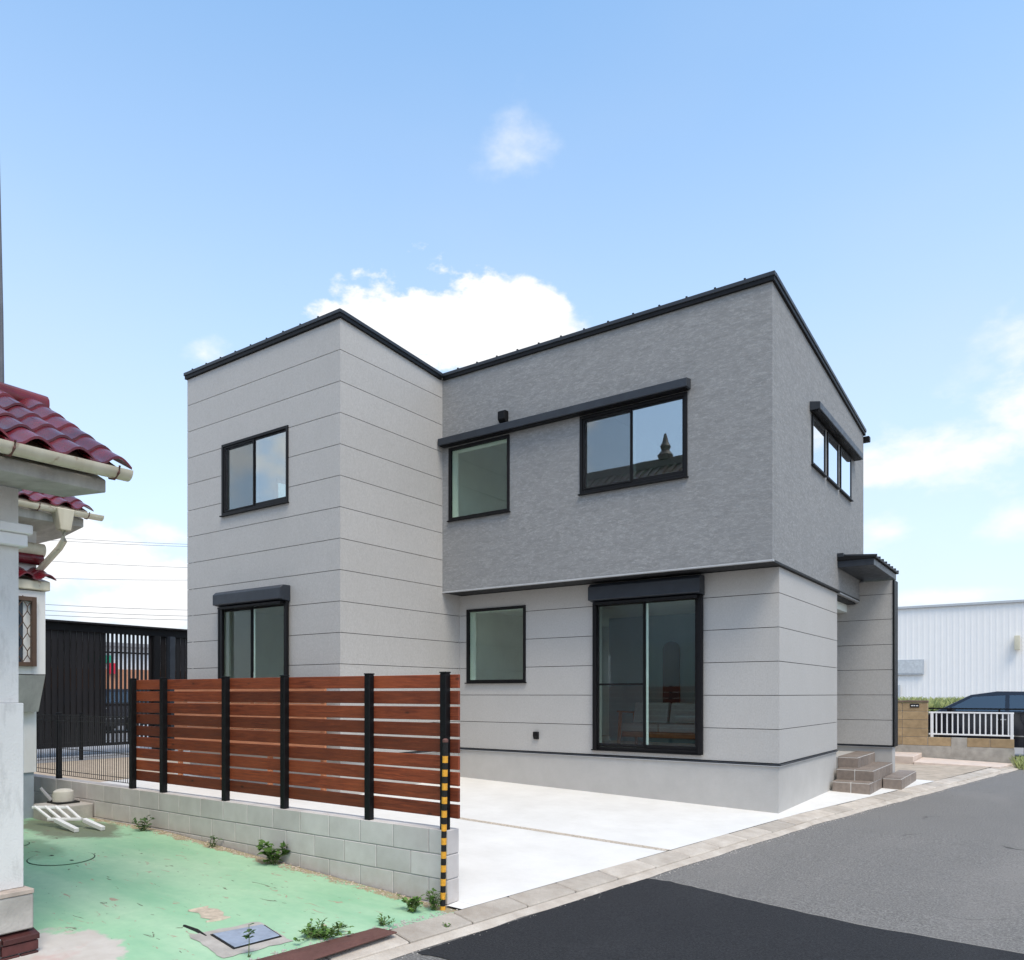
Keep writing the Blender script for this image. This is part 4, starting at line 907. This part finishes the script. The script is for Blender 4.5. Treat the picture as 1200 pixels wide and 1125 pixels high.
# ------------------------------------------------------------------ neighbour's old house on the left
nb_ = thing('old_tiled_house', 'old white rendered house with glazed red roof tiles and cream gutters', 'house', (-6, -9, 0))
TW = .235
def tile_proto(sl, L=.31):
    b = MB(); th = math.atan(sl) - .07; c, s_ = math.cos(th), math.sin(th); pr_ = []
    for i in range(13):
        f = i / 12; u = f * TW * 1.12
        pr_.append((u, .052 * math.sin(math.pi * min(f / .62, 1)) if f < .62 else -.014 * math.sin(math.pi * (f - .62) / .38)))
    n = len(pr_)
    for t_ in (0, -.016):
        for s in (0, L * .5, L):
            for u, z in pr_: b.v.append((-s * c, -u, s * s_ + z + t_))
    for k in (0, 3):
        for r_ in range(2):
            for i in range(n - 1): a = (k + r_) * n + i; b.f.append((a, a + 1, a + n + 1, a + n))
    for r_ in (0, 2):
        for i in range(n - 1): a = r_ * n + i; b.f.append((a, a + 1, a + 3 * n + 1, a + 3 * n))
    for i in (0, n - 1):
        for r_ in range(2): a = r_ * n + i; b.f.append((a, a + n, a + 4 * n, a + 3 * n))
    return b
def tiled(parent, ex, ez, yend, ncol, nrow, sl, step=.25):
    p0 = None
    deck = MB().quadbox([(ex - .05, yend - .05, ez - .06), (ex - .05, yend - ncol * TW, ez - .06), (ex - .05 - nrow * step, yend - ncol * TW, ez - .06 + nrow * step * sl), (ex - .05 - nrow * step, yend - .05, ez - .06 + nrow * step * sl),
                         (ex - .05, yend - .05, ez - .015), (ex - .05, yend - ncol * TW, ez - .015), (ex - .05 - nrow * step, yend - ncol * TW, ez - .015 + nrow * step * sl), (ex - .05 - nrow * step, yend - .05, ez - .015 + nrow * step * sl)]).build('tile_bed', 'tile_bed_mortar', parent)
    for r_ in range(nrow):
        for c_ in range(ncol):
            loc = (ex - r_ * step, yend - c_ * TW, ez + r_ * step * sl)
            if p0 is None: p0 = tile_proto(sl).build('roof_tile', 'tile', None, 0, True); p0.location = loc; attach(p0, parent)
            else: inst(p0, 'roof_tile', parent, loc, (rnd.uniform(-.012, .012), rnd.uniform(-.01, .01), rnd.uniform(-.01, .01)))
    return deck
def gutter(x, z, y0, y1, r=.055):
    b = MB(); pts = [(r * math.cos(a), r * math.sin(a)) for a in frange(math.pi, 2 * math.pi, 10)] + [(.86 * r * math.cos(a), .86 * r * math.sin(a)) for a in frange(2 * math.pi, math.pi, 10)]
    g_ = b.prism(pts, lambda u, v, w: (x + u, w, z + v), y0, y1).build('gutter', 'cream', nb_, 0, True); return g_
def bracket(x, z, y, g_):
    MB().tube([(x + .065, y, z + .01), (x + .058, y, z - .03), (x, y, z - .065), (x - .06, y, z - .05), (x - .09, y, z + .03)], .0075, 6).build('gutter_bracket', 'rust', g_)
# porch part with the near roof
R1 = tiled(nb_, -1.83, 3.03, -7.80, 12, 7, .54, .205)
g1 = gutter(-1.80, 2.985, -11, -7.84, .06)
for y in (-7.93, -8.52, -9.3): bracket(-1.80, 2.985, y, g1)
# boxed concrete eave
MB().prism([(-1.90, 2.93), (-1.90, 2.85), (-2.45, 2.90), (-2.45, 3.2)], lambda x, z, y: (x, y, z), -11, -7.93).build('boxed_eave', 'eave', nb_, .006)
for i in range(8):
    y0 = -7.76 - i * .32; MB().tube([(-3.12, y0, 3.70 - .02 * 0), (-3.12, y0 - .34, 3.715)], [.085, .078], 14).build('ridge_tile', 'tile', nb_, 0, True)
MB().box(-4.3, -2.9, -11, -8.0, 3.0, 3.45).build('gable_wall', 'eave', nb_)
# porch walls: upper, moulding, lower, plinth
MB().box(-4.4, -2.44, -12, -8.215, 2.661, 2.895).build('upper_wall', 'roughcast', nb_)
MB().box(-4.4, -2.36, -12, -8.16, 2.60, 2.66).build('moulding', 'white_paint', nb_, .006); MB().box(-4.4, -2.385, -12, -8.18, 2.52, 2.5995).build('moulding', 'white_paint', nb_, .006)
MB().box(-4.4, -2.445, -12, -8.212, 1.52, 2.519).build('upper_wall', 'roughcast', nb_); MB().box(-4.4, -2.43, -12, -8.187, .33, 1.517).build('lower_wall', 'roughcast', nb_, .004)
pl = MB().box(-4.4, -2.34, -12, -8.165, .075, .30).build('plinth', 'worn_concrete', nb_, .008)
for i in range(12): MB().box(-2.56, -2.335, -8.16 - (i + 1) * .22 + .004, -8.16 - i * .22 - .004, .301, .329).build('sill_tile', 'sill_tile', pl, .003)
bk = MB().box(-4.4, -2.335, -12, -8.16, -.3, .05).build('brick_base', 'mortar', nb_)
for i in range(12):
    ya_, yb_ = -8.14 - i * .22 - .004, -8.14 - (i + 1) * .22 + .004
    MB().quadbox([(-2.42, yb_, .051), (-2.305, yb_, .01), (-2.305, ya_, .01), (-2.42, ya_, .051), (-2.42, yb_, .0745), (-2.305, yb_, .045), (-2.305, ya_, .045), (-2.42, ya_, .0745)]).build('coping_brick', 'dark_red_brick', bk, .003)
for r_ in range(3):
    zt = .008 - r_ * .07
    for i in range(10):
        y1 = -8.145 - i * .22 + (.11 if r_ % 2 and i else 0); y0 = y1 - (.11 if (r_ % 2 and i == 0) else .22)
        MB().box(-2.36, -2.312, y0 + .005, y1 - .004, zt - .07 + .005, zt - .004).build('brick', 'dark_red_brick', bk, .003)
    MB().box(-2.6, -2.365, -8.159, -8.142, zt - .07 + .005, zt - .004).build('brick', 'dark_red_brick', bk, .003)
# rear body with the second eave
MB().box(-12, -7.2, -8.6, -6.06, .62, 3.62).build('rear_wall', 'roughcast', nb_); MB().box(-12, -7.22, -8.6, -6.08, -.2, .617).build('rear_base', 'pale_blue_base', nb_)
R2 = tiled(nb_, -6.70, 3.84, -5.62, 12, 6, .48, .215)
g2 = gutter(-6.66, 3.775, -8.6, -5.54, .06)
for y in (-6.28, -5.72): bracket(-6.66, 3.775, y, g2)
MB().prism([(-6.74, 3.72), (-6.74, 3.62), (-7.3, 3.55), (-8, 3.55), (-8, 4.2)], lambda x, z, y: (x, y, z), -8.6, -5.72).build('boxed_eave', 'eave', nb_, .005)
hp = MB().quadbox([(-6.72, -6.05, 3.52), (-6.60, -6.05, 3.52), (-6.60, -5.93, 3.52), (-6.72, -5.93, 3.52), (-6.76, -6.10, 3.77), (-6.57, -6.10, 3.77), (-6.57, -5.90, 3.77), (-6.76, -5.90, 3.77)]).build('rain_hopper', 'cream', nb_, .008)
MB().tube([(-6.66, -5.99, 3.53), (-6.66, -5.99, 3.40), (-6.75, -6.0, 3.32), (-7.15, -6.1, 3.02)], .038, 10).build('downpipe', 'cream', hp, 0, True)
# bay window with its small tiled roof
by = MB().box(-7.19, -6.92, -8.0, -6.08, 1.81, 2.80).build('bay_wall', 'roughcast', nb_)
MB().prism([(-7.19, 1.80), (-6.92, 1.80), (-7.1, 1.36), (-7.19, 1.36)], lambda x, z, y: (x, y, z), -8.0, -6.08).build('bay_underside', 'eave', nb_)
MB().prism([(-7.19, 2.81), (-6.88, 2.81), (-6.88, 2.92), (-7.19, 3.0)], lambda x, z, y: (x, y, z), -8.0, -6.04).build('bay_cornice', 'cream', nb_, .01)
tp2 = tile_proto(.35, .3).build('roof_tile', 'tile', None, 0, True); tp2.location = (-6.82, -6.0, 2.95); attach(tp2, nb_)
for i in range(8):
    for r_ in range(2):
        if i or r_: inst(tp2, 'roof_tile', nb_, (-6.82 - r_ * .2, -6.0 - i * TW, 2.95 + r_ * .075))
MB().tube([(-7.16, -8, 3.22), (-7.16, -6.02, 3.22)], .075, 12).build('ridge_tile', 'tile', nb_, 0, True); MB().tube([(-7.16, -8, 3.33), (-7.16, -6.0, 3.33)], .085, 12).build('moulding', 'cream', nb_, 0, True)
wf = ring('bay_window', right(-6.92), -7.6, -6.20, 1.9, 2.72, .05, .0, .06, 'brown_frame', nb_)
b = MB(); ub(b, right(-6.92), -7.56, -6.33, 1.95, 2.67, .002, .006); b.build('pane', 'dark_glass_blue', wf)
b = MB(); f_ = right(-6.92)
yy = -7.55; k = 0
while yy < -6.28:
    z = 1.95; j = 0
    while z < 2.6:
        o_ = .05 if (j % 2) else 0; b.bar(f_(yy + o_, z, .05), f_(yy + .05 - o_, z + .08, .05), .008); b.bar(f_(yy + .05 - o_, z + .08, .05), f_(yy + .05 - o_, z + .13, .05), .008)
        b.bar(f_(yy + .1 - o_, z, .05), f_(yy + .05 + o_ * 0 + (0 if not o_ else .05), z + .08, .05), .008)
        z += .13; j += 1
    yy += .1
b.build('grille', 'brown_frame', wf)
MB().box(-7.19, -4.41, -14.4, -8.75, -.2, 2.89).build('main_wall', 'roughcast', nb_)
# upper storey, outside the frame but mirrored in the new house's windows
MB().box(-9.5, -4.4, -14.5, -9.2, 2.9, 6.0).build('upper_storey_wall', 'roughcast', nb_)
b = MB(); gab = [(-8.7, 5.8), (-11.85, 8.2), (-15.0, 5.8), (-15.0, 5.92), (-11.85, 8.35), (-8.7, 5.92)]
ur = b.prism(gab, lambda y, z, x: (x, y, z), -10.0, -4.0).build('upper_roof', 'roof_brown', nb_)
MB().prism([(-9.2, 6.0), (-11.85, 8.1), (-14.5, 6.0)], lambda y, z, x: (x, y, z), -9.4, -4.5).build('upper_gable', 'roughcast', nb_)
b = MB(); x = -9.9
while x < -4.1: b.bar((x, -8.7, 5.95), (x, -11.85, 8.36), .12, .07); x += .25
b.build('tile_ribs', 'roof_brown', ur)
MB().bar((-10.05, -11.85, 8.42), (-3.95, -11.85, 8.42), .24, .26).build('roof_ridge', 'roof_brown', ur, .03)
MB().lathe([(.2, 0), (.24, .15), (.12, .3), (.16, .42), (.09, .55), (.03, .8)], (-6.5, -11.85, 8.5), 12).build('ridge_ornament', 'roof_brown', ur, 0, True)
am_ = tag(MB().tube([(-3.16, -8.03, 3.72), (-3.16, -8.03, 4.3), (-3.18, -8.04, 5.5)], [.02, .013, .006], 8).build('antenna_mast', 'wire_grey', None, 0, True), 'thin dark mast rising above the red tiled roof', 'mast')

# ------------------------------------------------------------------ odds and ends in the green yard
def gz(x, y): return zgreen(x, y)
def disc(name, label, cx, cy, r, mat):
    t = thing(name, label, 'cover', (cx, cy, gz(cx, cy))); z = gz(cx, cy); s = -.05
    n = 32; b = MB()
    for rr in (r + .010, r + .002):
        for k in range(n): a = 2 * math.pi * k / n; x, y = cx + rr * math.cos(a), cy + rr * math.sin(a); b.v.append((x, y, gz(x, y) + .002))
    b.f = [(k, (k + 1) % n, n + (k + 1) % n, n + k) for k in range(n)]; raw(b, 'gap_ring', 'rubber_black', t)
    b = MB()
    for k in range(n): a = 2 * math.pi * k / n; x, y = cx + r * math.cos(a), cy + r * math.sin(a); b.v.append((x, y, gz(x, y) + .005))
    b.v.append((cx, cy, gz(cx, cy) + .006)); b.f = [(k, (k + 1) % n, n) for k in range(n)]; raw(b, 'lid', mat, t)
    for dx, dy in ((.15, .02), (-.15, -.02)):
        x, y = cx + dx, cy + dy; MB().box(x - .02, x + .02, y - .012, y + .012, gz(x, y) + .001, gz(x, y) + .0075).build('lifting_slot', 'rubber_black', t)
    return t
disc('manhole_cover', 'round green painted manhole cover in the open yard', -4.6, -6.96, .27, 'green')
disc('manhole_cover', 'round manhole cover half hidden by the white house wall', -5.6, -7.08, .24, 'green')
ic = thing('inspection_cover', 'square blue grey steel cover set in a concrete surround', 'cover', (-1.57, -7.1, -.11))
def qsheet(name, mat, pts, dz, parent): b = MB(); b.v = [(x, y, gz(x, y) + dz) for x, y in pts]; b.f = [tuple(range(len(pts)))]; o = raw(b, name, mat, parent); o.data.flip_normals() if o.data.polygons[0].normal.z < 0 else None; return o
def irregular(pts, n=9, amp=.012, sd=1):
    q = random.Random(sd); out = []
    for i in range(len(pts)):
        a, c = pts[i], pts[(i + 1) % len(pts)]
        for k in range(n): f = k / n; out.append((a[0] * (1 - f) + c[0] * f + q.uniform(-amp, amp), a[1] * (1 - f) + c[1] * f + q.uniform(-amp, amp)))
    return out
qsheet('concrete_surround', 'worn_concrete', irregular([(-1.90, -7.36), (-1.79, -6.86), (-1.29, -6.96), (-1.36, -7.46)], 9, .014), .004, ic)
def plate(pts, z0, z1, name, mat, parent, bev):
    b = MB(); b.quadbox([(x, y, gz(x, y) + z0) for x, y in pts] + [(x, y, gz(x, y) + z1) for x, y in pts]); return b.build(name, mat, parent, bev)
plate([(-1.79, -7.265), (-1.44, -7.325), (-1.40, -6.965), (-1.68, -6.895)], .005, .010, 'cover_frame', 'rubber_black', ic, 0)
plate([(-1.772, -7.255), (-1.448, -7.31), (-1.412, -6.975), (-1.688, -6.91)], .0105, .017, 'cover_plate', 'steel_cover', ic, .002)
qsheet('broken_paint', 'tile_bed_mortar', irregular([(-2.36, -7.05), (-2.38, -6.89), (-2.04, -6.95), (-2.05, -7.1)], 5, .03, 4), .003, None)
o = [x for x in bpy.data.objects if x.name.startswith('broken_paint')][0]; tag(o, 'broken patch of bare mortar in the green yard paint', 'patch')
rl_ = random.Random(5)
for k, pl_ in enumerate(([(-2.38, -7.06), (-2.36, -6.98), (-2.37, -6.9)], [(-2.06, -7.12), (-2.03, -7.03), (-2.03, -6.94)], [(-2.1, -7.27), (-1.95, -7.27), (-1.8, -7.29)])):
    b = MB(); b.tube([(x, y, gz(x, y)) for x, y in pl_], [.012, .016, .008], 5); tag(b.build('paint_flake', 'rubber_black' if k == 2 else 'tile_bed_mortar'), ('curled flake along the near side of the broken mortar patch', 'curled flake along the road side of the broken mortar patch', 'dark open crack running to the steel cover')[k], 'crack')
# rusty steel ramp plate on the yard edge
def kz(x, y): return zkerb(y)
b = MB(); P_ = [(-1.02, -7.45), (-.90, -6.40), (kin(-6.40) + .18, -6.41), (kin(-7.45) + .18, -7.46)]
b.quadbox([(-1.20, -7.5, -.135), (-1.04, -6.40, -.138), (-.82, -6.42, -.128), (kin(-7.5) + .22, -7.52, -.158), (-1.20, -7.5, -.127), (-1.04, -6.40, -.130), (-.82, -6.42, -.118), (kin(-7.5) + .22, -7.52, -.148)])
tag(b.build('steel_plate', 'rust', None, .002), 'rusty brown steel ramp plate lying across yard edge and kerb', 'plate')
# concrete block, pump and old white rack in the yard corner
cb = tag(MB().box(-7.15, -6.62, -6.12, -5.66, .0, .24).build('concrete_block', 'worn_concrete', None, .012), 'stained concrete block in the corner by the block wall', 'block')
pu = thing('well_pump', 'cream rounded well pump on the concrete block', 'pump', (-6.95, -5.85, .30))
MB().lathe([(.09, 0), (.118, .015), (.12, .09), (.112, .135), (.08, .16), (.04, .168)], (-6.95, -5.86, .245), 20).build('pump_cover', 'pump_cream', pu, 0, True)
MB().box(-7.1, -6.80, -5.99, -5.73, .24, .262).build('pump_base', 'rubber_black', pu, .008)
MB().tube([(-7.03, -5.96, .27), (-7.12, -6.0, .36), (-7.16, -6.03, .42)], .022, 8).build('pump_pipe', 'lane_concrete', pu, 0, True)
rk = thing('white_rack', 'old white metal rack leaning off the concrete block', 'rack', (-6.2, -6.05, .06))
def atz(px, py, z): d = FW + RT * ((px - 600) / 908) + Vector((0, 0, (813 - py) / 908)); return CAM + d * ((z - CAM.z) / d.z)
ra, rb_, rc, rd_ = atz(38, 946, .27), atz(80, 946, .27), atz(56, 960, .15), atz(96, 960, .15)
MB().bar(ra, rb_, .035, .03).build('rail', 'white_paint', rk, .004); MB().bar(rc, rd_, .04, .03).build('rail', 'white_paint', rk, .004)
for t_ in (.06, .35, .64, .94): MB().bar(ra.lerp(rb_, t_) + Vector((0, 0, .012)), rc.lerp(rd_, t_) + Vector((0, 0, .012)), .028, .02).build('bar', 'white_paint', rk, .003)
MB().bar(atz(66, 961, .15), atz(90, 973, .085), .05, .045).build('leg', 'white_paint', rk, .004); MB().bar(atz(99, 961, .15), atz(121, 971, .085), .05, .045).build('leg', 'white_paint', rk, .004)

# ------------------------------------------------------------------ overhead cables and their pole
def cable(i, p0, p1, sag, r, lab):
    a, c = Vector(p0), Vector(p1); pts = [a.lerp(c, t) - Vector((0, 0, sag * 4 * t * (1 - t))) for t in frange(0, 1, 16)]
    tag(MB().tube(pts, r, 5).build('power_cable', 'wire_grey'), lab, 'cable', 'cables')
def at(px, py, t): d = FW + RT * ((px - 600) / 908) + Vector((0, 0, (813 - py) / 908)); return CAM + d * t
LB = ['topmost overhead cable in the sky left of the new house', 'overhead cable just under the topmost one', 'overhead cable in the middle of the bundle of wires', 'overhead cable under the middle one', 'third overhead cable above the black slatted screen', 'second overhead cable above the black slatted screen', 'lowest overhead cable just above the black slatted screen']
for i, (ya, yb) in enumerate(((624, 637), (628, 639), (652, 664), (676, 675), (704, 713), (711, 720), (717, 724))): cable(i, at(-60, ya - 3, 32), at(330, yb + 3, 40), .15, .011 if i > 3 else .009, LB[i])
pp = thing('utility_pole', 'concrete utility pole hidden behind the new house carrying the cables', 'pole', (*at(330, 813, 40)[:2], .0))
pb_ = at(330, 813, 40); MB().tube([(pb_.x, pb_.y, -.4), (pb_.x, pb_.y, 10.4)], [.17, .11], 12).build('shaft', 'lane_concrete', pp, 0, True)
for z in (9.2, 7.6): MB().bar((pb_.x - .9, pb_.y, z), (pb_.x + .9, pb_.y, z), .09).build('cross_arm', 'wire_grey', pp)
